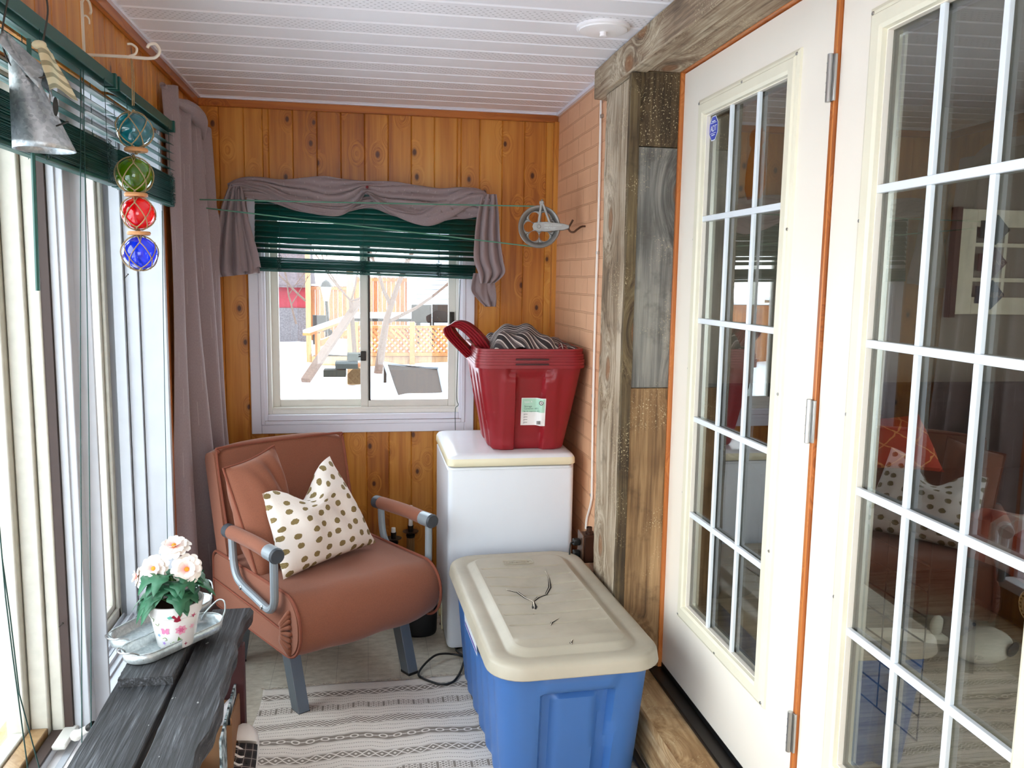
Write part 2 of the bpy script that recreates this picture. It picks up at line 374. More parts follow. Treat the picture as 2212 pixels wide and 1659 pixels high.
M['petal'] = s_petal(); M['flower_eye'] = simple('yellow flower centre', 'd89a28', .7, var=.2, vs_=200, bump=.6, bs=600)
def s_pot():
    s = S('white pot with painted flowers', rough=.25)
    s.color(s.mix(s.noise(s.obj(), 30), 'eeece8', 'f6f4f2')); return s.m
M['pot'] = s_pot()
def s_red_inner():
    s = S('red cushion with gold crossing lines', rough=.9); uv = s.map(s.uv(), (3.2, 3.2, 1), rot=(0, 0, .7)); x = s.xyz(uv)
    nn = s.m_('MULTIPLY', s.m_('SUBTRACT', s.noise(s.map(s.uv(), (9, 9, 1)), 1, 3), .5), .25)
    f = s.m_('MINIMUM', s.m_('ABSOLUTE', s.m_('SUBTRACT', s.m_('FRACT', s.m_('ADD', x[0], nn)), .5)), s.m_('ABSOLUTE', s.m_('SUBTRACT', s.m_('FRACT', s.m_('ADD', x[1], nn)), .5)))
    s.color(s.mix(s.m_('LESS_THAN', f, .035), 'a02414', 'd08850')); return s.m
M['red_cushion'] = s_red_inner()
def s_infloor():
    s = S('grey oak laminate', rough=.35)
    s.color(s.ramp(s.noise(s.map(s.obj(), (1.5, 16, 1)), 2.2, 7, .65, dist=1.5), [(.3, '8c8070'), (.5, 'c0b29c'), (.7, 'dcd0bc')])); return s.m
M['laminate'] = s_infloor()
def s_wick():
    s = S('woven pale blue panel', rough=.8)
    f = s.noise(s.map(s.obj(), (30, 90, 30)), 1, 4)
    s.color(s.ramp(f, [(.42, '3c4448'), (.5, '9db4ba'), (.6, 'd8e2e4')])); return s.m
M['brushed_panel'] = s_wick()
def ball_glass(name, col):
    s = S(name); s.t.nodes.remove(s.b)
    lw = s.t.nodes.new('ShaderNodeLayerWeight'); lw.inputs[0].default_value = .5
    f = s.m_('POWER', lw.outputs['Facing'], 2.0)
    tr = s.n('BsdfTransparent', Color=lin(col)); tl = s.n('BsdfTranslucent', Color=lin(col)); gl = s.n('BsdfGlossy', Roughness=.03, Color=(1, 1, 1, 1))
    a = s.n('MixShader', i0=.38, i1=tr, i2=tl)
    mx = s.n('MixShader', i0=s.m_('ADD', .06, s.m_('MULTIPLY', f, .45), clamp=True), i1=a, i2=gl); s.t.links.new(mx, s.o.inputs[0]); return s.m

# ------------------------------------------------------------------ mesh helpers
def fin(name, bm, mat, parent=None, smooth=True, ang=35, bevel=0, seg=2, solid=0, sub=0, kind=None):
    bmesh.ops.recalc_face_normals(bm, faces=bm.faces)
    me = bpy.data.meshes.new(name); bm.to_mesh(me); bm.free()
    me.materials.append(mat)
    o = bpy.data.objects.new(name, me); COL.objects.link(o)
    if smooth: me.shade_smooth(); me.set_sharp_from_angle(angle=radians(ang))
    if bevel:
        b = o.modifiers.new('bevel', 'BEVEL'); b.width = bevel; b.segments = seg; b.limit_method = 'ANGLE'; b.angle_limit = radians(40)
    if solid:
        b = o.modifiers.new('solid', 'SOLIDIFY'); b.thickness = solid; b.offset = 0
    if sub:
        b = o.modifiers.new('sub', 'SUBSURF'); b.levels = sub; b.render_levels = sub
    if parent: o.parent = parent
    if kind: o['kind'] = kind
    return o
def struct(name, bm, mat, parent=None, **k):
    o = fin(name, bm, mat, parent, **k)
    if not parent: o['kind'] = 'structure'
    return o
def thing(name, label, cat, loc=(0, 0, 0), rz=0, group=None):
    o = bpy.data.objects.new(name, None); COL.objects.link(o); o.location = loc; o.rotation_euler = (0, 0, rz)
    o.empty_display_size = .05; o['label'] = label; o['category'] = cat
    if group: o['group'] = group
    return o
def tag(o, label, cat, group=None):
    o['label'] = label; o['category'] = cat
    if group: o['group'] = group
    return o
def BM(): return bmesh.new()
def box(bm, x0, x1, y0, y1, z0, z1, m=None):
    v = [bm.verts.new(Vector(c) if m is None else m @ Vector(c)) for c in ((x0, y0, z0), (x1, y0, z0), (x1, y1, z0), (x0, y1, z0), (x0, y0, z1), (x1, y0, z1), (x1, y1, z1), (x0, y1, z1))]
    for f in ((0, 3, 2, 1), (4, 5, 6, 7), (0, 1, 5, 4), (1, 2, 6, 5), (2, 3, 7, 6), (3, 0, 4, 7)): bm.faces.new([v[i] for i in f])
    return v
def bx(*a, m=None): b = BM(); box(b, *a, m=m); return b
def frames(pts, closed=False):
    n = len(pts); out = []; prev = None
    for i in range(n):
        a = pts[(i-1) % n] if (closed or i > 0) else pts[0]; b = pts[(i+1) % n] if (closed or i < n-1) else pts[-1]
        t = (b-a).normalized()
        if prev is None:
            ref = Vector((0, 0, 1)) if abs(t.z) < .9 else Vector((1, 0, 0)); nn = t.cross(ref).normalized()
        else: nn = (prev - t*prev.dot(t)).normalized()
        prev = nn; out.append((t, nn, t.cross(nn)))
    return out
def tube(bm, pts, r, seg=8, closed=False, sq=None):
    pts = [Vector(p) for p in pts]; fr = frames(pts, closed); rings = []
    rr = r if isinstance(r, (list, tuple)) else [r]*len(pts)
    for p, (t, a, b), q in zip(pts, fr, rr):
        rings.append([bm.verts.new(p + a*(cos(2*pi*k/seg)*q*(sq[0] if sq else 1)) + b*(sin(2*pi*k/seg)*q*(sq[1] if sq else 1))) for k in range(seg)])
    n = len(rings)
    for i in range(n if closed else n-1):
        A, Bq = rings[i], rings[(i+1) % n]
        for k in range(seg): bm.faces.new((A[k], A[(k+1) % seg], Bq[(k+1) % seg], Bq[k]))
    if not closed:
        bm.faces.new(rings[0][::-1]); bm.faces.new(rings[-1])
    return bm
def spline(pts, n=8, closed=False):
    pts = [Vector(p) for p in pts]; out = []; N = len(pts)
    rng = N if closed else N-1
    for i in range(rng):
        g = lambda j: pts[j % N] if closed else pts[max(0, min(N-1, j))]
        p0, p1, p2, p3 = g(i-1), g(i), g(i+1), g(i+2)
        for k in range(n):
            t = k/n; out.append(.5*((2*p1)+(p2-p0)*t+(2*p0-5*p1+4*p2-p3)*t*t+(3*p1-p0-3*p2+p3)*t**3))
    if not closed: out.append(pts[-1])
    return out
def lathe(bm, prof, c=(0, 0, 0), seg=32, m=None, capb=True, capt=False):
    c = Vector(c); rings = []
    for r, z in prof:
        if r < 1e-6:
            p = Vector((0, 0, z)); rings.append([bm.verts.new(c + (m @ p if m else p))])
        else:
            ring = []
            for k in range(seg):
                p = Vector((r*cos(2*pi*k/seg), r*sin(2*pi*k/seg), z)); ring.append(bm.verts.new(c + (m @ p if m else p)))
            rings.append(ring)
    for A, Bq in zip(rings, rings[1:]):
        for k in range(seg):
            a, b, c2, d = A[k % len(A)], A[(k+1) % len(A)], Bq[(k+1) % len(Bq)], Bq[k % len(Bq)]
            f = list(dict.fromkeys((a, b, c2, d)))
            if len(f) > 2: bm.faces.new(f)
    return bm
def sheet(bm, fn, nu, nv, uvl=True, closeu=False):
    vs = [[bm.verts.new(Vector(fn(i/nu, j/nv))) for i in range(nu+1)] for j in range(nv+1)]
    uv = bm.loops.layers.uv.verify() if uvl else None
    for j in range(nv):
        for i in range(nu):
            f = bm.faces.new((vs[j][i], vs[j][i+1], vs[j+1][i+1], vs[j+1][i]))
            if uv:
                for l, (a, b) in zip(f.loops, ((i, j), (i+1, j), (i+1, j+1), (i, j+1))): l[uv].uv = (a/nu, b/nv)
    return vs
def rrect(w, d, r, n=6):
    """rounded rectangle outline, list of (x, y), counter-clockwise from the +x -y corner"""
    out = []
    for cx, cy, a0 in ((w/2-r, -d/2+r, -90), (w/2-r, d/2-r, 0), (-w/2+r, d/2-r, 90), (-w/2+r, -d/2+r, 180)):
        for k in range(n+1):
            a = radians(a0+90*k/n); out.append((cx+r*cos(a), cy+r*sin(a)))
    return out
def loft(bm, rings, capb=True, capt=True):
    R = [[bm.verts.new(Vector(p)) for p in r] for r in rings]; n = len(R[0])
    for A, Bq in zip(R, R[1:]):
        for k in range(n): bm.faces.new((A[k], A[(k+1) % n], Bq[(k+1) % n], Bq[k]))
    if capb: bm.faces.new(R[0][::-1])
    if capt: bm.faces.new(R[-1])
    return R
def ico(bm, c, r, sub=2, sc=(1, 1, 1)):
    bmesh.ops.create_icosphere(bm, subdivisions=sub, radius=1.0, matrix=Matrix.Translation(Vector(c)) @ Matrix.Diagonal((r*sc[0], r*sc[1], r*sc[2], 1)))
def copy_tree(o, parent=None):
    c = o.copy(); COL.objects.link(c)
    if parent: c.parent = parent
    for ch in list(o.children): copy_tree(ch, c)
    return c
def text(name, body, size, mat, parent, mw, ext=.0002, align='LEFT', sp=1.0):
    cu = bpy.data.curves.new(name, 'FONT'); cu.body = body; cu.size = size; cu.extrude = ext; cu.align_x = align; cu.space_character = sp
    cu.materials.append(mat)
    dg = bpy.data.objects.new(name, cu); COL.objects.link(dg); bpy.context.view_layer.update()
    me = bpy.data.meshes.new_from_object(dg.evaluated_get(bpy.context.evaluated_depsgraph_get()))
    bpy.data.objects.remove(dg); o = bpy.data.objects.new(name, me); COL.objects.link(o)
    o.parent = parent; o.matrix_local = mw
    return o
def basis(o, x, y, z=None):
    x = Vector(x).normalized(); y = Vector(y); y = (y - x*y.dot(x)).normalized(); z = x.cross(y)
    return Matrix(((x.x, y.x, z.x, o[0]), (x.y, y.y, z.y, o[1]), (x.z, y.z, z.z, o[2]), (0, 0, 0, 1)))
def cushion(bm, c, T, nrm, n=26, sag=.05, dent=None, wr=.004, seed=0):
    """pillow between four corners BL BR TR TL, thickness T along nrm; two faces meeting in the seam"""
    c = [Vector(p) for p in c]; nrm = Vector(nrm).normalized(); cen = sum(c, Vector())/4
    rnd = random.Random(seed); ph = [rnd.uniform(0, 6) for _ in range(6)]
    uvl = bm.loops.layers.uv.verify()
    def pt(u, v, side):
        p = (c[0]*(1-u)+c[1]*u)*(1-v)+(c[3]*(1-u)+c[2]*u)*v
        e = sag*(sin(pi*u)**1*(1-sin(pi*v)**.5) + sin(pi*v)*(1-sin(pi*u)**.5))
        p = p + (cen-p)*e
        h = (max(0, (1-abs(2*u-1)**2.4))*max(0, (1-abs(2*v-1)**2.4)))**.55
        if dent: 
            k = exp(-((u-dent[0])**2/dent[2]**2)) * max(0, (v-dent[1])/(1-dent[1]))**1.0 if v > dent[1] else 0
            p = p + (c[0]-c[3]).lerp(c[1]-c[2], u).normalized()*(k*dent[3]); h = h*(1-.35*k)
        w = wr*sin(9*u+ph[0]+3*v)*sin(7*v+ph[1]) + wr*.6*sin(21*u+ph[2]+8*v)*sin(5*v+ph[3])
        return p + nrm*side*(T/2*h + w*h)
    grid = {}
    for side in (1, -1):
        for j in range(n+1):
            for i in range(n+1):
                edge = i in (0, n) or j in (0, n)
                key = (i, j, 0 if edge else side)
                if key not in grid: grid[key] = bm.verts.new(pt(i/n, j/n, side))
        for j in range(n):
            for i in range(n):
                q = [(i, j), (i+1, j), (i+1, j+1), (i, j+1)]
                f = bm.faces.new([grid[(a, b, 0 if a in (0, n) or b in (0, n) else side)] for a, b in q])
                for l, (a, b) in zip(f.loops, q): l[uvl].uv = (a/n + (3 if side < 0 else 0), b/n)
    edge = [pt(i/n, 0, 0) for i in range(n)]+[pt(1, j/n, 0) for j in range(n)]+[pt(1-i/n, 1, 0) for i in range(n)]+[pt(0, 1-j/n, 0) for j in range(n)]
    return edge

# ================================================================== THE ROOM
XL_, XR, YB, ZC = -.74, .906, 4.0, 2.325
DX, DZ0, DZ1 = 1.032, .2, 2.225
b = bx(-1.05, 1.3, -1.45, 4.15, -.12, 0); struct('floor', b, M['floor'], smooth=False)

# soffit ceiling: panels with shallow V grooves running across the room
b = BM(); y = -1.45; prof = []
g0 = 2.963 - .2455*18
for k in range(24):
    a = g0 + .2455*k
    for q, dz in ((0, 0), (.004, .006), (.014, .006), (.018, 0), (.121, 0), (.125, .005), (.133, .005), (.137, 0)): prof.append((min(a+q, 4.1), ZC+dz))
prof = [p for i, p in enumerate(prof) if i == 0 or p[0] > prof[i-1][0]+1e-5]
loft(b, [[(-.76, p[0], p[1]), (1.1, p[0], p[1]), (1.1, p[0], ZC+.06), (-.76, p[0], ZC+.06)] for p in prof])
struct('ceiling', b, M['ceil'], smooth=False)

def boards(bm, ax, a0, a1, z0, z1, d0, d1, hole=None, first=0.0, pitch=.107):
    """vertical tongue and groove boards; ax = axis the boards are counted along; d = depth range of the other axis"""
    ed = [a0, a1] + [first+pitch*k for k in range(-30, 60) if a0 < first+pitch*k < a1]
    if hole: ed += [hole[0], hole[1]]
    ed = sorted(set(round(e, 4) for e in ed))
    for e0, e1 in zip(ed, ed[1:]):
        mid = (e0+e1)/2; segs = [(z0, z1)]
        if hole and hole[0] < mid < hole[1]: segs = [(z0, hole[2]), (hole[3], z1)]
        for s0, s1 in segs:
            if s1-s0 < .01: continue
            seam0 = not (hole and abs(e0-hole[0]) < 1e-3 or hole and abs(e0-hole[1]) < 1e-3)
            g = .0035
            lo, hi = min(d0, d1), max(d0, d1); face = d0; back = d1; s_ = 1 if back > face else -1
            rings = []
            out = [(e0, back), (e0, face+s_*g), (e0+g, face), (e1-g, face), (e1, face+s_*g), (e1, back)]
            mk = (lambda q, z: (q[0], q[1], z)) if ax == 0 else (lambda q, z: (q[1], q[0], z))
            loft(bm, [[mk(q, s0) for q in out], [mk(q, s1) for q in out]])
HOLE = (-.455, .445, .895, 1.86)
b = BM(); boards(b, 0, -.97, 1.0, 0, ZC, YB, YB+.12, HOLE, first=-.643); struct('wall_back', b, M['pine'], smooth=False)
b = BM(); boards(b, 1, 3.285, 4.06, 0, ZC, XL_, XL_-.22, None, first=3.33)
boards(b, 1, -1.3, 3.285, 2.055, ZC, XL_, XL_-.22, None, first=3.33)
box(b, -1.05, -.66, -1.3, 3.285, 0, .236)
struct('wall_left', b, M['pine'], smooth=False)
b = bx(-1.0, -.655, -1.3, 3.285, .2, .242); struct('trim_1', b, M['white'], bevel=.004)
b = bx(XR, 1.16, 2.72, 4.12, 0, ZC+.05); box(b, XR, 1.16, -1.3, .84, 0, ZC+.05)
struct('wall_right', b, M['brick'], smooth=False)
b = BM()
box(b, 1.04, 1.16, .84, 2.72, DZ1+.02, ZC+.3); struct('wall_lintel', b, M['wall_in'], smooth=False)
# wall behind the camera with its wide window opening
b = BM()
box(b, -1.05, 1.2, -1.45, -1.35, 0, .5); box(b, -1.05, 1.2, -1.45, -1.35, 2.15, 2.4)
box(b, -1.05, -.6, -1.45, -1.35, .5, 2.15); box(b, .8, 1.2, -1.45, -1.35, .5, 2.15)
struct('wall_front', b, M['pine'], smooth=False)
b = bx(-.6, .8, -1.41, -1.405, .5, 2.15); f = BM()
for a in ((-.6, -.54), (.74, .8), (.07, .13)): box(f, a[0], a[1], -1.43, -1.37, .5, 2.15)
for a in ((.5, .56), (2.09, 2.15)): box(f, -.6, .8, -1.43, -1.37, a[0], a[1])
w = struct('window_4', f, M['vinyl']); fin('pane', b, M['glass'], w, smooth=False)

# trims
b = bx(-.74, .906, 3.985, 4.0, 2.285, ZC); struct('trim_2', b, M['pine_h'], bevel=.003)
b = bx(-.74, -.722, -1.3, 3.985, 2.285, ZC); struct('trim_3', b, M['pine_y'], bevel=.003)
b = bx(-.74, .906, 3.972, 3.985, 2.317, ZC+.001); box(b, -.722, -.71, -1.3, 3.97, 2.317, ZC+.001); box(b, .893, .906, 3.15, 3.97, 2.312, ZC+.001)
struct('trim_4', b, M['vinyl'], smooth=False)
b = bx(.885, .906, 3.965, 4.0, 0, 2.285); struct('trim_5', b, M['pine'], smooth=False)

# rough beam over the doors, casing and jamb boards
def rough(x0, x1, y0, y1, z0, z1, ax, n=40, amp=.004, seed=1):
    rnd = random.Random(seed); rings = []
    rng = [(x0, x1), (y0, y1), (z0, z1)][ax]
    oth = [(x0, x1), (y0, y1), (z0, z1)]; oth.pop(ax)
    jit = [0, 0, 0, 0]
    for i in range(n+1):
        t = rng[0]+(rng[1]-rng[0])*i/n
        cs = []
        for k, (p, q) in enumerate(((oth[0][0], oth[1][0]), (oth[0][1], oth[1][0]), (oth[0][1], oth[1][1]), (oth[0][0], oth[1][1]))):
            jit[k] = jit[k]*.8+rnd.uniform(-amp, amp)*.7
            cs.append((p+jit[k], q+jit[k]*.6))
        rings.append([tuple((c[:ax]+(t,)+c[ax:])) for c in cs])
    bm = BM(); loft(bm, rings); return bm
b = rough(.846, .905, -1.2, 3.14, 2.218, 2.322, 1, 90, .004, 3)
struct('trim_6', b, M['barn_y'], bevel=.004)
b = rough(.905, 1.03, .84, 2.70, 2.226, 2.246, 1, 30, .0008, 4); struct('trim_7', b, M['barn_y'], smooth=False)
b = rough(.866, .905, 2.715, 3.03, 0, 2.216, 2, 60, .0025, 5); struct('trim_8', b, M['barn_z'], bevel=.003)
b = rough(.852, .884, 2.690, 2.716, 0, 2.216, 2, 60, .0018, 6); struct('trim_9', b, M['barn_dark'], smooth=False)
za, zb = P(1420, 318, 1, 2.70).z, P(1410, 838, 1, 2.70).z
b = bx(.885, 1.03, 2.700, 2.722, za+.001, 2.225); struct('trim_10', b, M['barn_dark'], bevel=.002)
b = bx(.885, 1.03, 2.699, 2.722, zb+.001, za-.001); struct('trim_11', b, M['barn_grey'], bevel=.002)
b = bx(.885, 1.03, 2.700, 2.722, .17, zb-.001); struct('trim_12', b, M['barn_brown'], bevel=.002)
b = rough(.865, 1.045, .4, 2.70, .03, .17, 1, 40, .002, 9); struct('trim_13', b, M['sill_wood'], bevel=.012, seg=3)
b = bx(.985, 1.045, .84, 2.70, .17, .182); struct('trim_14', b, M['dark_metal'], bevel=.004)
b = bx(.84, .87, .5, 2.60, .002, .02); struct('trim_15', b, M['steel'], bevel=.006)
b = BM()
box(b, 1.018, 1.05, 2.690, 2.700, .175, DZ1); box(b, 1.018, 1.05, .84, 2.70, DZ1-.002, DZ1+.008); box(b, 1.022, 1.06, 1.758, 1.772, .185, DZ1-.003)
box(b, 1.018, 1.05, .84, .85, .175, DZ1)
struct('trim_16', b, M['orange_trim'], bevel=.002)

# ---- french doors.  local: x out of the room, y along, origin at hinge side, far leaf runs from y=1.775 to 2.69
MZ = [.798, 1.1115, 1.426, 1.741]
def door(nm, ya, yb, loc, rz, g0=.205, g1=.195):
    """leaf between local y ya..yb"""
    b = BM(); gy0, gy1 = ya+g0, yb-g1; gz0, gz1 = .487, 2.052
    th = .044
    for a in ((ya, gy0, DZ0, DZ1-.006), (gy1, yb, DZ0, DZ1-.006), (gy0, gy1, DZ0, gz0), (gy0, gy1, gz1, DZ1-.006)): box(b, 0, th, a[0], a[1], a[2], a[3])
    d = struct(nm, b, M['door_paint'], smooth=False); d.location = loc; d.rotation_euler = (0, 0, rz)
    # raised lite frame
    b = BM()
    def ring(x0, w0, w1, x1):
        o_ = [(gy0-w0, gz0-w0), (gy1+w0, gz0-w0), (gy1+w0, gz1+w0), (gy0-w0, gz1+w0)]
        i_ = [(gy0-w1, gz0-w1), (gy1+w1, gz0-w1), (gy1+w1, gz1+w1), (gy0-w1, gz1+w1)]
        return [[(x0, p[0], p[1]) for p in o_], [(x1, p[0], p[1]) for p in i_]]
    prof = [(0, .056), (-.006, .054), (-.009, .046), (-.009, .040), (-.014, .036), (-.014, .012), (-.010, .004), (.012, .0)]
    R = []
    for x, wd in prof: R.append([b.verts.new((x, p[0], p[1])) for p in ((gy0-wd, gz0-wd), (gy1+wd, gz0-wd), (gy1+wd, gz1+wd), (gy0-wd, gz1+wd))])
    for A, B2 in zip(R, R[1:]):
        for k in range(4): b.faces.new((A[k], A[(k+1) % 4], B2[(k+1) % 4], B2[k]))
    fr = fin('glass_frame', b, M['cream_frame'], d, smooth=False)
    b = BM(); pts = [(gy0-.043, z) for z in (gz0-.043, .86, 1.27, 1.68, gz1+.043)]+[(gy1+.043, z) for z in (gz0-.043, .86, 1.27, 1.68, gz1+.043)]+[((gy0+gy1)/2, gz0-.043), ((gy0+gy1)/2, gz1+.043)]
    for p in pts: lathe(b, [(0, -.0112), (.0035, -.011), (.0045, -.0085), (.0045, -.006)], (0, p[0], p[1]), 10, m=Matrix(((0, 0, 1), (0, 1, 0), (1, 0, 0))))
    fin('screw_cap', b, M['steel'], fr)
    b = BM(); ww = .0085
    for z in MZ: box(b, -.001, .010, gy0, gy1, z-ww, z+ww)
    t = (gy1-gy0)/3
    zz = [gz0]+MZ+[gz1]
    for k in (1, 2):
        for z0, z1 in zip(zz, zz[1:]): box(b, 0, .010, gy0+t*k-ww*.8, gy0+t*k+ww*.8, z0+(ww if z0 != gz0 else 0), z1-(ww if z1 != gz1 else 0))
    fin('muntin_grid', b, M['muntin'], d, bevel=.0015)
    b = bx(.0125, .0165, gy0, gy1, gz0, gz1); fin('pane', b, M['door_glass'], d, smooth=False)
    b = BM()
    for z0, z1 in ((gz0, gz0+.012), (gz1-.012, gz1)): box(b, .018, .03, gy0, gy1, z0, z1)
    for y0, y1 in ((gy0, gy0+.012), (gy1-.012, gy1)): box(b, .018, .03, y0, y1, gz0, gz1)
    fin('glass_spacer', b, M['steel'], d, smooth=False)
    b = bx(-.002, th, ya+.002, yb-.002, .184, .2); fin('door_sweep', b, M['black'], d, smooth=False)
    return d
d1 = door('door_1', 1.775, 2.688, (DX, 0, 0), 0)
# ADT sticker on the far leaf pane
def pane_pt(px, py): return P(px, py, 0, DX+.0115)
c = pane_pt(1539, 264) + Vector((0, -.012, -.020)); R_ = .034
def octo(bm, r, x):
    v = [bm.verts.new((x, -r*1.0*cos(pi/8+pi/4*k)*.92, r*1.08*sin(pi/8+pi/4*k))) for k in range(8)]; bm.faces.new(v)
st = thing('security_sticker', 'small blue octagonal security sticker in the upper corner of the far door glass', 'sticker', (DX+.0112, c.y, c.z))
S1 = simple('sticker blue', '1a36b0', .4); S2 = simple('sticker white', 'e8eef8', .4)
b = BM(); octo(b, R_*1.08, 0); fin('border', b, S2, st, smooth=False)
b = BM(); octo(b, R_, -.0004); fin('face', b, S1, st, smooth=False)
text('lettering', 'ADT', .0255, S2, st, basis((-.0009, .0225, -.009), (0, -1, 0), (0, 0, 1)), .0001, sp=.85)
for z in (.0165, -.0145): fin('border_line', bx(-.0011, -.0008, -.021, .021, z-.0008, z+.0008), S2, st, smooth=False)
for z in (.021, -.020): fin('small_print', bx(-.0011, -.0008, -.012, .012, z-.0014, z+.0014), S2, st, smooth=False)
d2 = door('door_2', -.905, -.01, (DX, 1.765, 0), radians(-1.4), .226, .174)
# gold keyhole rosette at the near leaf edge
rp = P(2229, 1312, 0, DX-.034)
b = BM(); lathe(b, [(0, -.006), (.012, -.006), (.016, -.003), (.024, -.003), (.027, 0)], (0, 0, 0), 28, m=Matrix(((0, 0, 1), (0, 1, 0), (1, 0, 0))))
for k in range(20): ico(b, (-.004, .020*cos(2*pi*k/20), .020*sin(2*pi*k/20)), .002, 1)
o = fin('lock_rosette', b, simple('antique brass', '5c4424', .4, .9), d2); q_ = d2.matrix_basis.inverted() @ rp; o.location = q_
def hinge(z):
    b = BM(); y = 1.768
    tube(b, [(1.014, y, z-.052), (1.014, y, z+.052)], .0065, 12)
    for k in (-.03, -.01, .012, .032): lathe(b, [(.0072, -.001), (.0072, .001)], (1.014, y, z+k), 12)
    box(b, 1.014, 1.030, y-.004, y+.004, z-.05, z+.05); box(b, 1.018, 1.024, y-.014, y-.002, z-.05, z+.05)
    return b
for z in (2.0, 1.23, .46): fin('door_hinge', hinge(z), M['steel'], d1, bevel=.001).matrix_parent_inverse = d1.matrix_world.inverted() if 0 else Matrix.Translation((-DX, 0, 0))

# ---- back window
b = BM(); yy = YB
def casing(bm, x0, x1, z0, z1, w, y0, y1):
    for a in ((x0, x0+w, z0, z1), (x1-w, x1, z0, z1), (x0+w, x1-w, z0, z0+w), (x0+w, x1-w, z1-w, z1)): box(bm, a[0], a[1], y0, y1, a[2], a[3])
casing(b, -.529, .514, .808, 1.93, .046, YB-.018, YB+.001)
casing(b, -.485, .470, .85, 1.89, .018, YB-.024, YB-.016)
casing(b, -.483, .468, .868, 1.872, .028, YB-.016, YB+.12)
w1 = struct('window_1', b, M['vinyl'], bevel=.003)
b = BM(); casing(b, -.457, .447, .896, 1.85, .02, YB+.01, YB+.10)
for k in (0, 1, 2): box(b, -.44, .43, YB+.015+.026*k, YB+.022+.026*k, .914, .926)
fin('outer_frame', b, M['sash'], w1, bevel=.002)
for nm, x0, x1, y0 in (('sash', -.44, .012, YB+.06), ('sash', -.028, .428, YB+.03)):
    b = BM(); casing(b, x0, x1, .922, 1.84, .036, y0, y0+.022)
    s_ = fin(nm, b, M['sash'], w1, bevel=.003)
    fin('pane', bx(x0+.03, x1-.03, y0+.009, y0+.012, .95, 1.81), M['glass'], s_, smooth=False)
b = BM(); box(b, .009, .020, YB+.027, YB+.034, .955, 1.80); fin('weatherstrip', b, M['dark_metal'], w1, smooth=False)
hz = P(976, 697, 1, YB+.03)
b = BM(); box(b, hz.x-.011, hz.x+.011, YB+.021, YB+.03, hz.z-.052, hz.z+.052); box(b, hz.x-.006, hz.x+.006, YB+.016, YB+.022, hz.z-.03, hz.z+.03)
fin('sash_pull', b, M['dark_metal'], w1, bevel=.002)
lp = P(788, 770, 1, YB+.02)
b = BM(); box(b, lp.x-.02, lp.x+.006, YB+.012, YB+.05, lp.z-.02, lp.z+.025); box(b, lp.x-.03, lp.x, YB+.02, YB+.035, lp.z-.004, lp.z+.004); fin('sash_latch', b, M['dark_metal'], w1, bevel=.003)

# ---- windows of the left wall
def left_window(nm, y0, y1, z0=.242, z1=2.055, brown=False):
    b = BM()
    def ringy(bm, x0, x1, w, zb, wt=None):
        box(bm, x0, x1, y0, y0+w, z0, z1); box(bm, x0, x1, y1-w, y1, z0, z1)
        box(bm, x0, x1, y0+w, y1-w, z0, z0+zb); box(bm, x0, x1, y0+w, y1-w, z1-w, z1)
    if brown: ringy(b, -.8205, -.80, .006, .003)
    else: ringy(b, -.820, -.741, .012, .003)
    if not brown: ringy(b, -.865, -.8225, .024, .010); ringy(b, -.905, -.868, .040, .010); ringy(b, -1.0, -.905, .012, .006)
    for x in (-.935, -.915, -.885, -.845): box(b, x-.003, x+.003, y0+.04, y1-.04, z0, z0+.022)
    w = struct(nm, b, M['dim_vinyl'], bevel=.003)
    b = BM()
    if brown:
        ringy(b, -.875, -.843, .020, .012); ringy(b, -.925, -.878, .032, .02); ringy(b, -.968, -.928, .058, .05)
    else:
        ringy(b, -.972, -.938, .085, .07); box(b, -.938, -.925, y0+.03, y0+.065, z0, z1); box(b, -.938, -.925, y1-.065, y1-.03, z0, z1); box(b, -.938, -.925, y0+.04, y1-.04, z0, z0+.05)
    s_ = fin('sash', b, M['dim_sash'], w, bevel=.004)
    fin('pane', bx(-.955, -.951, y0+.05, y1-.05, z0+.04, z1-.05), M['glass'], s_, smooth=False)
    if brown:
        b = BM(); box(b, -.8425, -.821, y1-.016, y1-.001, z0+.004, z1); fin('weatherstrip', b, simple('dark brown strip', '3c2c26', .6), w, smooth=False)
        b = BM(); box(b, -.874, -.845, y0+.02, y1-.02, z0+.012, z0+.03); fin('weatherstrip', b, bpy.data.materials['dark brown strip'], w, smooth=False)
        b = BM(); box(b, -.925, -.88, y0+.03, y1-.033, z0+.02, z0+.045); fin('sill_board', b, M['lumber'], w, bevel=.003)
    return w
w2 = left_window('window_2', 2.452, 3.283)
w3 = left_window('window_3', 1.18, 2.402, brown=True)
w5 = left_window('window_5', -.0, 1.13); w6 = left_window('window_6', -1.28, -.05)
b = BM()
for y0, y1 in ((2.402, 2.452), (1.13, 1.18), (-.05, 0)): box(b, -1.0, -.78, y0, y1, .242, 2.06)
struct('wall_mullion', b, M['dim_vinyl'], bevel=.003)
b = bx(-.742, -.728, 3.262, 3.286, .24, 2.06); struct('trim_17', b, M['dim_vinyl'], bevel=.002)
b = bx(-.742, -.728, 3.287, 3.315, .0, 2.06); struct('trim_18', b, M['orange_trim'], smooth=False)
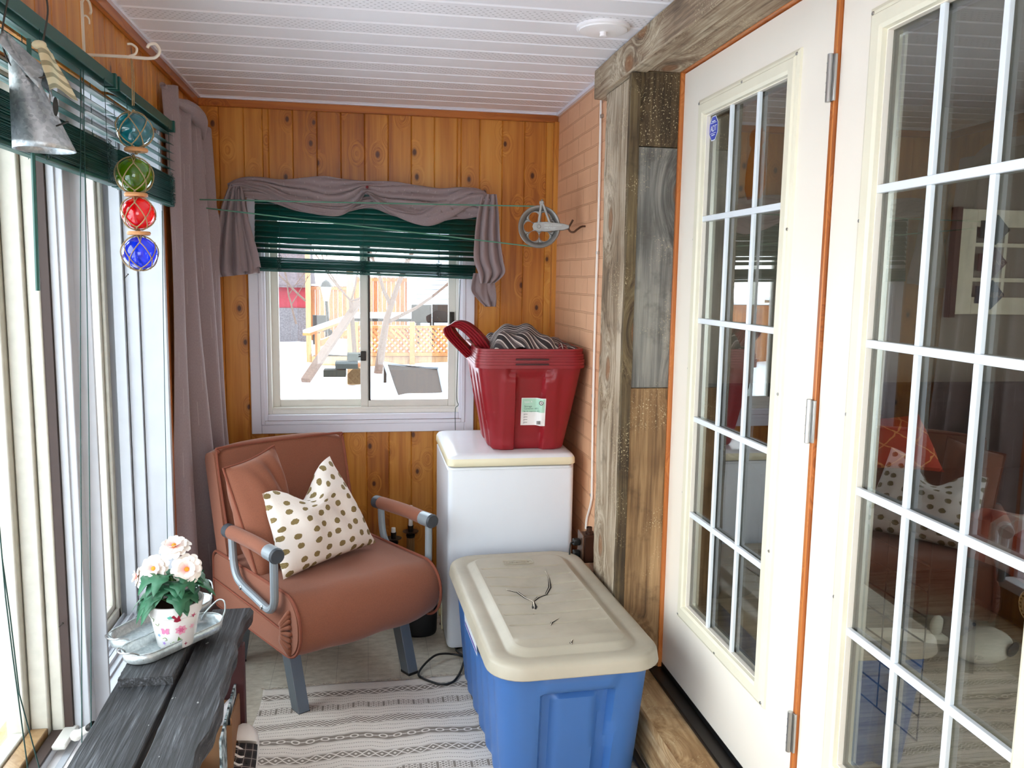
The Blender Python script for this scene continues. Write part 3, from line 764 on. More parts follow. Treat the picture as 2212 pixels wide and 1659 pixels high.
# casement crank / lock handle lying on the near sill
p0 = P(140, 1600, 2, .262); p1 = P(165, 1588, 2, .30); p2 = P(202, 1566, 2, .345)
cr = thing('window_crank', 'white window crank handle with a black tip on the sill below the left window', 'window crank', (p0.x, p0.y, .262))
q = lambda p: Vector(p)-Vector((p0.x, p0.y, .262))
b = BM(); tube(b, [q(p1), q(p1.lerp(p2, .7))], [.011, .009], 12); ico(b, q(p1), .016, 2); fin('handle', b, M['sash'], cr)
b = BM(); tube(b, [q(p1.lerp(p2, .7)), q(p2)], [.0095, .011], 12); fin('grip', b, M['black'], cr)
b = BM(); box(b, -.018, .018, -.05, .06, -.0, .014); fin('base_plate', b, M['sash'], cr, bevel=.004)
for px, py, X in ((270, 600, -.83), (120, 597, -.83), (128, 1354, -.84)):
    p = P(px, py, 0, X); b = BM(); tube(b, [p, p+Vector((.012, -.006, .012))], .0014, 6); ico(b, p+Vector((.012, -.006, .012)), .003, 1)
    tag(fin('nail', b, M['dark_metal']), {270: 'tiny dark nail in the jamb of the far left window', 120: 'tiny dark nail high on the post of the near left window', 128: 'small screw hook low on the brown strip of the near left window'}[px], 'nail')

# ================================================================== OUTSIDE (winter yard)
GZ = -.5
rnd = random.Random(11)
def gh(x, y):
    h = GZ + .10*sin(x*.5+1)*cos(y*.37) + .05*sin(x*1.7+y*.9)
    if y > 17: h -= .0
    return h
b = BM(); sheet(b, lambda u, v: (-30+60*u, -12+62*v, gh(-30+60*u, -12+62*v) - (.0 if True else 0)), 90, 90)
# no snow inside the house footprint: lowered there
for v in b.verts:
    if -1.3 < v.co.x < 6 and -3 < v.co.y < 6: v.co.z = -.9
g = fin('ground', b, M['snow']); g['kind'] = 'structure'
def bar(bm, a, b_, w, h, up=Vector((0, 0, 1))):
    a, b_ = Vector(a), Vector(b_); t = (b_-a).normalized(); s_ = t.cross(up)
    if s_.length < 1e-3: s_ = t.cross(Vector((0, 1, 0)))
    s_.normalize(); n_ = s_.cross(t)
    v = [bm.verts.new(p + s_*i*w/2 + n_*j*h/2) for p in (a, b_) for i, j in ((-1, -1), (1, -1), (1, 1), (-1, 1))]
    for f in ((0, 1, 2, 3), (7, 6, 5, 4), (0, 4, 5, 1), (1, 5, 6, 2), (2, 6, 7, 3), (3, 7, 4, 0)): bm.faces.new([v[i] for i in f])
YR = 19.0
def g_(px, py, Y=YR): return P(px, py, 1, Y)
# deck with lattice railing
zt, zb = g_(890, 706).z, g_(890, 765).z
dk = thing('deck_railing', 'orange lattice railing along the snowy deck seen through the back window', 'railing', (g_(890, 780).x, YR, zb))
def L(p): return Vector(p)-dk.location
lat = BM()
xa, xb = g_(768, 740).x, g_(1030, 740).x
k = xa-1
while k < xb+1:
    for s_ in (1, -1):
        a = Vector((k, YR+.02*s_, zb)); c = Vector((k+(zt-zb)*1.0*s_, YR+.02*s_, zt))
        t0, t1 = sorted(((xa-a.x)/(c.x-a.x), (xb-a.x)/(c.x-a.x))); t0 = max(0, t0); t1 = min(1, t1)
        if t1-t0 < .05: continue
        a, c = a.lerp(c, t0), a.lerp(c, t1)
        bar(lat, L(a), L(c), .055, .01, Vector((0, 1, 0)))
    k += .13
fin('lattice_panel', lat, M['fence_wood'], dk, smooth=False)
for px in (768, 890, 1030):
    b = BM(); p = g_(px, 740); box(b, p.x-.06, p.x+.06, YR-.12, YR-.03, zb-.25, zt+.12)
    o = fin('post', b, M['fence_wood'], dk, smooth=False, bevel=.01); o.matrix_parent_inverse = Matrix.Translation(-dk.location)
for nm, z, h in (('rail', zt, .06), ('rail', zb, .08)):
    b = bx(xa, xb, YR-.05, YR+.05, z-h/2, z+h/2); o = fin(nm, b, M['fence_wood'], dk, smooth=False); o.matrix_parent_inverse = Matrix.Translation(-dk.location)
b = bx(g_(672, 740).x, xb+2, YR+.07, YR+4, zb-.5, zb-.06)
tag(fin('deck_platform', b, M['lumber'], smooth=False), 'snow covered wooden deck platform behind the lattice railing', 'deck')
b = BM(); sheet(b, lambda u, v: (g_(672, 740).x+(xb+2-g_(672, 740).x)*u, YR+.10+3.88*v, zb+.01+.015*sin(30*u)*cos(7*v)), 40, 10); tag(fin('snow_cover', b, M['snow'], solid=.08), 'layer of snow lying on the deck behind the lattice railing', 'snow')
# posts of the pergola and leaning pole
def post(px0, px1, pyb, pyt, Y, nm, label, mat):
    p0 = P(px0, pyb, 1, Y); p1 = P(px1, pyb, 1, Y); zt_ = P((px0+px1)/2, pyt, 1, Y).z
    b = bx(p0.x, p1.x, Y, Y+(p1.x-p0.x), min(p0.z, GZ), zt_); return tag(fin(nm, b, mat, bevel=.01), label, 'post')
post(750, 765, 790, 560, 16, 'pergola_post', 'pale square timber post standing left of the window stile in the yard', M['lumber'])
post(661, 672, 715, 540, 20, 'pergola_post', 'pale timber post at the left edge of the deck in front of the red shed', M['lumber'])
a = P(660, 822, 1, 13.2); c = P(775, 652, 1, 16); b = BM(); bar(b, a, c, .14, .07); tag(fin('leaning_pole', b, M['bark'], smooth=False), 'long grey pole leaning from the snow up against the yard post', 'pole')
# stair railing going up to the deck
a1, a2 = P(662, 722, 1, 15.5), P(750, 690, 1, 18.5)
sr = thing('stair_railing', 'orange sloped stair handrail with snow on it, left of the leaning pole', 'railing', (a1.x, a1.y, GZ))
def mk(bmx, nm, mat): o = fin(nm, bmx, mat, sr, smooth=False); o.matrix_parent_inverse = Matrix.Translation(-sr.location)
b = BM(); bar(b, a1, a2, .14, .05); mk(b, 'handrail', M['fence_wood'])
b = BM(); bar(b, a1+Vector((0, 0, .05)), a2+Vector((0, 0, .05)), .13, .05); mk(b, 'snow_strip', M['snow'])
a3, a4 = P(690, 742, 1, 16), P(755, 715, 1, 18.5)
b = BM(); bar(b, a3, a4, .05, .12); mk(b, 'lower_rail', M['fence_wood'])
p = P(686, 720, 1, 16); b = bx(p.x-.05, p.x+.05, 15.95, 16.05, P(686, 785, 1, 16).z, p.z); mk(b, 'post', M['fence_wood'])
# steps
st_ = thing('garden_steps', 'small dark green steps half buried in snow beside the leaning pole', 'steps', tuple(P(735, 800, 1, 14.6)))
for i in range(3):
    o = fin('step', bx(-.28+.2*i, .1+.2*i, -.15, .15, -.1+.14*i, .02+.14*i), simple('mossy dark step', '10160e', .9, var=.3), st_, bevel=.01)
# box with lattice front below the latch
pa, pb = P(750, 783, 1, 15.2), P(790, 830, 1, 15.2)
lb = thing('lattice_box', 'small orange lattice planter box in the snow by the window stile', 'planter', ((pa.x+pb.x)/2, 15.2, pb.z))
w_ = (pb.x-pa.x)/2; h_ = pa.z-pb.z
fin('box_body', bx(-w_, w_, .03, .4, 0, h_), M['fence_wood'], lb, smooth=False)
b = BM()
for k in range(-8, 9):
    for s_ in (1, -1):
        x0_, x1_ = k*w_/4, k*w_/4+s_*h_*.8; t0, t1 = sorted(((-w_-x0_)/(x1_-x0_), (w_-x0_)/(x1_-x0_))); t0 = max(0, t0); t1 = min(1, t1)
        if t1-t0 > .05: bar(b, (x0_+(x1_-x0_)*t0, 0, h_*.8*t0), (x0_+(x1_-x0_)*t1, 0, h_*.8*t1), .025, .01, Vector((0, 1, 0)))
fin('lattice_panel', b, M['lumber'], lb, smooth=False)
# tarp-covered lounger
pc = [P(832, 786, 1, 15.2), P(948, 798, 1, 15.4), P(962, 856, 1, 14.0), P(858, 862, 1, 13.8)]
tl = thing('patio_table', 'brown wicker patio table tipped over in the snow, nearest the back window', 'table', tuple(sum(pc, Vector())/4))
b = BM(); n_ = Vector((0, -.6, .8)); vs_l = [b.verts.new(p-tl.location) for p in pc]+[b.verts.new(p-tl.location-Vector((0, .05, .1))) for p in pc]
for f in ((0, 1, 2, 3), (7, 6, 5, 4), (0, 4, 5, 1), (1, 5, 6, 2), (2, 6, 7, 3), (3, 7, 4, 0)): b.faces.new([vs_l[i] for i in f])
fin('table_top', b, simple('brown wicker', '2c2119', .8, var=.2, vs_=40), tl, bevel=.02)
b = BM(); tube(b, [p-tl.location for p in pc], .045, 8, closed=True); fin('rim', b, simple('grey frame', '8a8e96', .5), tl)
for i in (0, 1): fin('leg', tube(BM(), [pc[i]-tl.location, pc[i]-tl.location+Vector((0, .3, -.6))], .03, 8), M['dark_metal'], tl)
# fences
def fence(nm, label, x0, x1, Y, z0, z1, mat, p_=.14):
    t = thing(nm, label, 'fence', ((x0+x1)/2, Y, z0)); b = BM(); x = x0
    while x < x1: box(b, x-t.location.x, x+p_-.008-t.location.x, 0, .03, 0, z1-z0); x += p_
    fin('boards', b, mat, t, smooth=False)
    fin('rail', bx(x0-t.location.x, x1-t.location.x, -.05, 0, z1-z0-.12, z1-z0-.02), mat, t, smooth=False)
    fin('snow_cap', bx(x0-t.location.x, x1-t.location.x, -.05, .06, z1-z0, z1-z0+.06), M['snow'], t, bevel=.02)
    return t
Yf = 27
fence('board_fence', 'tall orange board fence behind the deck, left of the stile', g_(672, 700, Yf).x, g_(762, 700, Yf).x, Yf, -.6, g_(700, 618, Yf).z, M['fence_wood'])
fence('board_fence', 'orange board fence at the far left of the yard, mirrored in the door glass', -16, -7.2, 20.5, -.6, .95, M['fence_wood'])
fence('board_fence', 'orange board fence behind the deck, right of the stile', g_(768, 700, Yf).x, g_(890, 700, Yf).x, Yf-.3, -.6, g_(850, 600, Yf).z, M['fence_wood'])
# red shed
x0, x1 = g_(560, 600, 26).x, g_(664, 600, 26).x
sh = thing('red_shed', 'red shed wall over grey stone base at the left of the back window view', 'shed', ((x0+x1)/2, 26, GZ))
zz_ = g_(630, 665, 26).z
fin('wall', bx(x0-sh.location.x, x1-sh.location.x, 0, 3, zz_-GZ, P(630, 617, 1, 26).z-GZ), simple('faded red boards', '7c1c28', .8, var=.12), sh, smooth=False)
fin('base_wall', bx(x0-sh.location.x, x1-sh.location.x, -.05, 3, 0, zz_-GZ), simple('grey stacked stone', '5a5456', .9, var=.4, vs_=25), sh, smooth=False)
hr = P(630, 617, 1, 26).z-GZ; b = BM(); xa_, xb_ = x0-sh.location.x-.3, x1-sh.location.x+.05
loft(b, [[(x, -.3, hr-.05), (x, -.3, hr+.03), (x, 1.5, hr+1.3), (x, 3.3, hr+.03), (x, 3.3, hr-.05)] for x in (xa_, xb_)])
fin('roof', b, simple('grey brown shingles', '54484a', .9, var=.35, vs_=14), sh, smooth=False)
# white house on the right
x0, x1 = g_(885, 600, 25).x, g_(1060, 600, 25).x+3
wh = thing('white_house', 'white clapboard house at the right side of the yard', 'house', ((x0+x1)/2, 25, GZ))
b = BM(); k = 0
while k < 4.5: box(b, x0-wh.location.x, x1-wh.location.x, -.02-.0*k, 4, k, k+.13); k += .14
fin('siding', b, simple('white siding', 'a4aab0', .6), wh, smooth=False)
fin('corner_board', bx(x0-wh.location.x-.05, x0-wh.location.x+.2, -.06, 0, 0, 4.4), simple('grey corner board', 'b4b8b4', .6), wh, smooth=False)
# dark patio chair, side table, bench on the deck
def patio_chair(px, py, label, s_=1.0, mat='dark_metal', rz=0, Y=21):
    p = P(px, py, 1, Y); p.z = zb+.065; t = thing('patio_chair', label, 'chair', tuple(p), rz)
    fin('seat', bx(-.22*s_, .22*s_, -.22*s_, .22*s_, .4*s_, .44*s_), M[mat], t, bevel=.01)
    fin('backrest', bx(-.22*s_, .22*s_, .2*s_, .24*s_, .5*s_, .9*s_), M[mat], t, bevel=.03)
    for sx in (-1, 1):
        for sy in (-1, 1): fin('leg', bx(sx*.2*s_-.02, sx*.2*s_+.02, sy*.2*s_-.02, sy*.2*s_+.02, 0, (.4 if sy < 0 else .9)*s_), M[mat], t, smooth=False)
    return t
patio_chair(912, 702, 'dark patio chair on the deck in front of the white house', 1.12, Y=20.3)
patio_chair(957, 702, 'dark bar stool with a low back at the right edge of the deck', 1.12, Y=20.6)
patio_chair(697, 712, 'black wire chair near the lamp post on the deck', .8, rz=2.8)
t = thing('deck_table', 'long snowy table on the deck behind the bare tree', 'table', (P(835, 705, 1, 21.6).x, 21.6, zb+.065))
fin('table_top', bx(-.9, .95, -.3, .3, .55, .62), M['dark_metal'], t, bevel=.01); fin('snow_layer', bx(-.9, .95, -.3, .3, .62, .76), M['snow'], t, bevel=.03)
for sx in (-.8, .8): fin('leg', bx(sx-.05, sx+.05, -.25, .25, 0, .55), M['dark_metal'], t, smooth=False)
# lamp post
p = P(712, 735, 1, 18); lpz = P(700, 640, 1, 18).z-p.z
lm = thing('lamp_post', 'black garden lamp post with a white lantern by the stair railing', 'lamp post', tuple(p))
fin('pole', tube(BM(), [(0, 0, 0), (-.06, 0, lpz-.1)], .03, 8), M['dark_metal'], lm)
fin('lantern', lathe(BM(), [(.05, 0), (.11, .28), (.1, .3), (0, .3)], (-.06, 0, lpz-.1), 8), simple('frosted lantern glass', 'd8dcd8', .3), lm, smooth=False)
fin('lantern_cap', lathe(BM(), [(.15, 0), (.08, .1), (0, .16)], (-.06, 0, lpz+.2), 8), M['dark_metal'], lm)
# bare tree
def branch(bm, p, d, r, L_, depth, rnd):
    pts = [p]; n = 5; dd = d.copy()
    for i in range(n):
        dd = (dd + Vector((rnd.uniform(-.18, .18), rnd.uniform(-.1, .1), rnd.uniform(-.02, .16)))).normalized(); pts.append(pts[-1]+dd*L_/n)
    tube(bm, pts, [r*(1-.55*i/n) for i in range(n+1)], 6)
    if depth:
        for k in range(3 if depth > 1 else 4):
            q = pts[rnd.randint(2, n)]; nd = (dd+Vector((rnd.uniform(-.9, .9), rnd.uniform(-.4, .4), rnd.uniform(-.3, .7)))).normalized()
            branch(bm, q, nd, r*.45, L_*.62, depth-1, rnd)
rt = random.Random(5); tp = P(815, 745, 1, 17)
tr = thing('bare_tree', 'bare winter tree with a leaning trunk behind the window stile', 'tree', (tp.x, 17, GZ))
b = BM(); z0_ = GZ
pts = [Vector((0, 0, 0)), Vector((.1, 0, tp.z-GZ)), P(835, 690, 1, 17)-tr.location, P(858, 620, 1, 17)-tr.location, P(880, 560, 1, 17)-tr.location]
tube(b, pts, [.09, .08, .065, .05, .035], 8); fin('trunk', b, M['bark'], tr)
b = BM()
for s_, d_, L0 in ((P(845, 660, 1, 17), Vector((-.5, 0, .8)), 1.6), (P(830, 700, 1, 17), Vector((.9, 0, .35)), 1.8), (P(858, 620, 1, 17), Vector((.5, 0, .8)), 1.5)): branch(b, s_-tr.location, d_.normalized(), .045, L0, 2, rt)
fin('branches', b, M['bark'], tr)
tp2 = P(758, 650, 1, 15.5); tr = thing('bare_tree', 'thin bare branches arching across the upper left pane of the back window', 'tree', (tp2.x, 15.5, GZ))
b = BM(); tube(b, [Vector((.1, 0, 0)), tp2-tr.location, P(775, 640, 1, 15.5)-tr.location+Vector((.15, 0, 0))], [.05, .045, .03], 6); fin('trunk', b, M['bark'], tr)
b = BM()
for s_, d_, L0 in ((P(735, 625, 1, 15.5), Vector((-.7, 0, .7)), 1.3), (tp2, Vector((-.6, 0, .75)), 1.1), (tp2, Vector((.2, 0, 1)), 1.2), (P(660, 650, 1, 15.5), Vector((-.6, 0, .5)), .9), (P(640, 700, 1, 15.5), Vector((-.3, 0, .9)), .9)): branch(b, s_-tr.location, d_.normalized(), .022, L0, 2, rt)
fin('branches', b, M['bark'], tr)
# left side: red sided building, tan half wall with snow, board fence
t = thing('red_house', 'pink red sided house far outside the left window', 'house', (-9.1, 29.5, GZ-1.2))
b = BM(); k = 0
while k < 4.4: box(b, -1.4, .0, 0, 5, k, k+.19); k += .2
fin('siding', b, simple('red siding', '8c2434', .6), t, smooth=False); fin('roof', bx(-1.6, .3, -.4, 5, 4.4, 4.7), M['snow'], t, smooth=False)
zt_ = P(20, 1150, 0, -2.3).z
t = thing('half_wall', 'tan boarded half wall with snow on top just outside the left windows', 'wall', (-2.35, 5, GZ))
b = BM(); y = -5.5
while y < 6: box(b, -.04, 0, y, y+.135, 0, zt_-GZ); y += .14
fin('boards', b, M['tan'], t, smooth=False)
b = BM(); sheet(b, lambda u, v: (-.25+.35*u, -5.5+11.5*v, zt_-GZ+.02+.10*sin(pi*u)*(1+.5*sin(40*v)+.3*sin(97*v))), 6, 90); fin('snow_cover', b, M['snow'], t, solid=.03)
t = thing('yard_fence', 'low tan board fence across the snowy yard left of the house', 'fence', (-9, 8, GZ))
b = BM(); y = -14
while y < 14: box(b, -.03, 0, y, y+.17, 0, 1.55); y += .18
fin('boards', b, M['tan'], t, smooth=False); fin('snow_cap', bx(-.06, .04, -14, 14, 1.55, 1.63), M['snow'], t, smooth=False)
for i, y in enumerate((11.2, 11.9)):
    t = thing('plastic_chair', ['pale yellow plastic chair reflected in the near door glass, left one', 'pale yellow plastic chair reflected in the near door glass, right one'][i], 'chair', (-5.4+i*.7, 11.6, GZ+.15), 2.6)
    y_ = simple('pale yellow plastic', 'd8c878', .5)
    fin('seat', bx(-.25, .25, -.25, .25, .42, .46), y_, t, bevel=.02)
    b = BM(); casing(b, -.25, .25, .5, .98, .06, .22, .26)
    for k in (-.08, .06): box(b, k, k+.03, .22, .26, .5, .95)
    fin('backrest', b, y_, t, bevel=.02)
    for sx in (-1, 1):
        for sy in (-1, 1): fin('leg', bx(sx*.22-.025, sx*.22+.025, sy*.22-.025, sy*.22+.025, 0, .42), y_, t, smooth=False)

# ================================================================== INSIDE THE HOUSE (behind the glass doors)
FZ = .19
b = bx(1.16, 4.6, -.6, 4.5, FZ-.05, FZ); struct('floor_house', b, M['laminate'], smooth=False)
b = bx(1.16, 4.6, -.6, 4.5, 2.55, 2.6); struct('ceiling_house', b, M['wall_in'], smooth=False)
b = bx(1.16, 4.6, 4.4, 4.5, FZ, 2.6); struct('wall_house_back', b, M['wall_in'], smooth=False)
b = BM(); box(b, 4.55, 4.65, -.6, .2, FZ, 2.6); box(b, 4.55, 4.65, 3.2, 4.5, FZ, 2.6); box(b, 4.55, 4.65, .2, 3.2, FZ, .8); box(b, 4.55, 4.65, .2, 3.2, 2.2, 2.6)
struct('wall_house_right', b, M['wall_in'], smooth=False)
b = BM(); 
for a in ((.2, .26, .8, 2.2), (3.14, 3.2, .8, 2.2), (.26, 3.14, .8, .86), (.26, 3.14, 2.14, 2.2), (1.67, 1.73, .86, 2.14)): box(b, 4.57, 4.63, *a)
w7 = struct('added_window_7', b, M['vinyl'], smooth=False); fin('pane', bx(4.598, 4.602, .2, 3.2, .8, 2.2), M['glass'], w7, smooth=False)  # unseen window, added to let daylight into the house room
b = bx(1.16, 4.6, -.7, -.6, FZ, 2.6); b.free(); b = BM()
for a in ((1.16, 1.5, FZ, 2.6), (3.9, 4.6, FZ, 2.6), (1.5, 3.9, FZ, .35), (1.5, 3.9, 2.25, 2.6)): box(b, a[0], a[1], -.7, -.6, a[2], a[3])
struct('wall_house_front', b, M['wall_in'], smooth=False)
b = BM()
for a in ((1.5, 1.57, .35, 2.25), (3.83, 3.9, .35, 2.25), (2.66, 2.74, .35, 2.25), (1.57, 3.83, .35, .42), (1.57, 3.83, 2.18, 2.25)): box(b, a[0], a[1], -.68, -.62, a[2], a[3])
w8 = struct('added_window_8', b, M['vinyl'], smooth=False); fin('pane', bx(1.5, 3.9, -.652, -.648, .35, 2.25), M['glass'], w8, smooth=False)  # second added window, out of view, to brighten the house floor
YW = 4.4
# old window frame used as decor with arrow signs
a, c = P(2068, 452, 1, YW), P(2068, 678, 1, YW); H_ = a.z-c.z
fr = thing('window_frame_decor', 'old white window frame with arrow signs hanging on the house wall', 'wall decor', (a.x, YW-.05, c.z))
Wd = H_*1.5
b = BM(); casing(b, 0, Wd, 0, H_, .10, 0, .045)
for i in (1, 2): box(b, .1, Wd-.1, .005, .04, H_*i/3+.0-.012, H_*i/3+.012)
for i in (1, 2, 3): box(b, Wd*i*.333-.012+.0, Wd*i*.333+.012, .006, .039, .1, H_-.1)
fin('frame', b, simple('chipped cream paint', 'e6dcc6', .8, var=.12), fr, bevel=.003)
fin('frame_edge', bx(-.035, 0, 0, .05, -.02, H_+.01), simple('dark brown worn wood', '4a2414', .7, var=.3), fr, smooth=False)
for i, (col, tx, hh) in enumerate((('2c3448', 'JUNCTION', .30), ('4c1f20', 'USTING', .62), ('1c2c26', 'THIS WAY', .86))):
    z = H_*(.19+.31*i); g1 = thing  # arrows
    b = BM(); x0_, x1_ = .12, Wd*.333-.08
    pr_ = [(x0_, z-.05), (x1_, z-.05), (x1_, z-.085), (x1_+.085, z), (x1_, z+.085), (x1_, z+.05), (x0_, z+.05)]
    loft(b, [[(p, -.012, q_) for p, q_ in pr_], [(p, .0, q_) for p, q_ in pr_]])
    s_ = fin('arrow_sign', b, simple('sign '+col, col, .7, var=.15), fr, smooth=False)
    if i < 2: text('sign_text', ['GENERAL', 'USTING'][i], .042, simple('sign lettering', 'a08878', .7), s_, basis((x0_+.02, -.0125, z-.015), (1, 0, 0), (0, 0, 1)))
# sofa with cushion and throw
sp = Vector((2.15, 3.45, FZ))
sf = thing('sofa', 'dark brown sofa inside the house behind the glass doors', 'sofa', tuple(sp), radians(0))
dk_ = simple('dark chocolate fabric', '1c1512', .9, var=.2)
fin('seat', bx(-.55, 1.6, -.35, .4, .12, .42), dk_, sf, bevel=.06, seg=3); fin('backrest', bx(-.55, 1.6, .3, .55, .12, .85), dk_, sf, bevel=.08, seg=3)
fin('arm', bx(-.8, -.55, -.38, .55, .05, .62), dk_, sf, bevel=.07, seg=3); fin('arm', bx(1.6, 1.85, -.38, .55, .05, .62), dk_, sf, bevel=.07, seg=3)
q4 = [P(1868, 1010, 1, 3.2), P(2040, 1020, 1, 3.15), P(1985, 895, 1, 3.3), P(1862, 905, 1, 3.35)]
b = BM(); cushion(b, q4, .14, (0, -1, .2), 18); tag(fin('throw_pillow', b, M['red_cushion']), 'red pillow with gold crossing lines on the sofa behind the near door glass', 'pillow')
th_ = BM()
def thr(u, v):
    x = 2.50+.66*u
    if v < .62: y = 3.06-.50*v/.62; z = .585+.05*sin(pi*v/.62)*sin(pi*u)+.015*sin(11*u+6*v)
    else: y = 2.545-.02*sin(9*u); z = .585-.26*(v-.62)/.38*(.75+.25*sin(5*u+1))
    if u < .12: z -= (1-u/.12)*.18; x = 2.50+.02*u/.12+.01*sin(8*v)
    return (x, y+.01*sin(13*u), z)
sheet(th_, thr, 40, 40); tag(fin('throw_blanket', th_, M['plaid_throw'], solid=.012), 'red and white checked throw over the ottoman inside the house at the right edge', 'blanket')
o = fin('ottoman', bx(-.28, .30, -.24, .24, 0, .37), dk_, None, bevel=.04); o.location = (2.83, 2.82, FZ); tag(o, 'dark ottoman under the checked throw behind the door glass', 'ottoman')
# plush toy on the floor
p = P(2120, 1420, 2, FZ)
pt_ = thing('plush_toy', 'white and grey plush dog toy lying on the house floor behind the glass', 'toy', tuple(p), .5)
wp = simple('white plush', 'cfc8bd', .95, bump=.5, bs=300); gp = simple('grey plush', '7c706a', .95)
b = BM(); ico(b, (0, 0, .05), .13, 3, (1.1, .7, .42)); fin('body', b, wp, pt_)
b = BM(); ico(b, (-.03, .09, .10), .07, 3, (1.1, .8, .7)); h_ = fin('head', b, gp, pt_)
for s_ in (-1, 1):
    b = BM(); ico(b, (-.03+.03*s_, .035, .115), .008, 1); fin('eye', b, M['black'], h_)
    b = BM(); ico(b, (-.03+.08*s_, .12, .11), .04, 2, (1, .5, 1)); fin('ear', b, wp, h_)
b = BM(); ico(b, (.02, -.095, .06), .05, 2, (1, .2, .5)); fin('mouth', b, M['black'], pt_)
b = BM(); tube(b, spline([(-.08, .1, .06), (-.2, .2, .07), (-.3, .33, .05)]), .025, 8); fin('leg', b, wp, pt_)
# wire crate panel
p0, p1 = P(1905, 1640, 2, FZ), P(2000, 1560, 2, FZ)
x_, y0_, y1_ = 1.62, 2.10, 2.6
cr_ = thing('wire_crate', 'open wire dog crate panel standing inside behind the near door glass', 'crate', (x_, y0_, FZ))
b = BM()
for i in range(6): tube(b, [(0, .10*i, .0), (0, .10*i, .62)], .0022, 6)
for i in range(9): tube(b, [(0, 0, .62*i/8), (0, .5, .62*i/8)], .0028, 6)
fin('wire_panel', b, M['dark_metal'], cr_)
b = BM(); tube(b, spline([(-.01, .28, .1), (-.015, .28, .3), (-.02, .31, .34), (-.015, .33, .3), (-.015, .33, .12)]), .003, 6); fin('latch', b, M['dark_metal'], cr_)
# carved wooden jug shaped ornament hanging on a chain
c_ = P(1634, 330, 0, 1.30); top = P(1640, 215, 0, 1.30); bot = P(1628, 430, 0, 1.30)
h_ = c_.z-bot.z
orn = thing('hanging_ornament', 'amber wooden jug shaped ornament hanging on a chain behind the far door glass', 'ornament', (c_.x, c_.y, bot.z))
HH = P(1634, 270, 0, 1.3).z-bot.z
pr_ = [(-.055, 0), (.045, 0), (.082, .07), (.085, .10), (.07, .16), (.04, .225), (.058, .25), (.06, .285), (.02, .3), (0, HH)]
b = BM(); outl = [(-.0+p, z) for p, z in [(.05, 0), (.085, .045), (.08, .10), (.062, .16), (.035, .2), (.055, .215), (.058, .25), (.04, .265), (.01, .27), (0, .285), (-.01, .27), (-.04, .265), (-.058, .25), (-.055, .215), (-.035, .2), (-.062, .16), (-.08, .10), (-.085, .045), (-.05, 0)]]
sc_ = HH/.285
loft(b, [[(-.006, p*.9*sc_, z*sc_) for p, z in outl], [(.006, p*.9*sc_, z*sc_) for p, z in outl]]); fin('wood_body', b, simple('amber wood', 'b06c20', .4, var=.15), orn, smooth=False)
b = BM()
for i in range(max(16, int((2.55-bot.z-HH)/.012))): tube(b, [(.004*cos(k*pi/3)*(i % 2), .004*cos(k*pi/3)*(1-i % 2)+0, HH+.012+.012*i+.008*sin(k*pi/3)) for k in range(6)], .0012, 4, closed=True)
fin('chain', b, M['dark_metal'], orn)

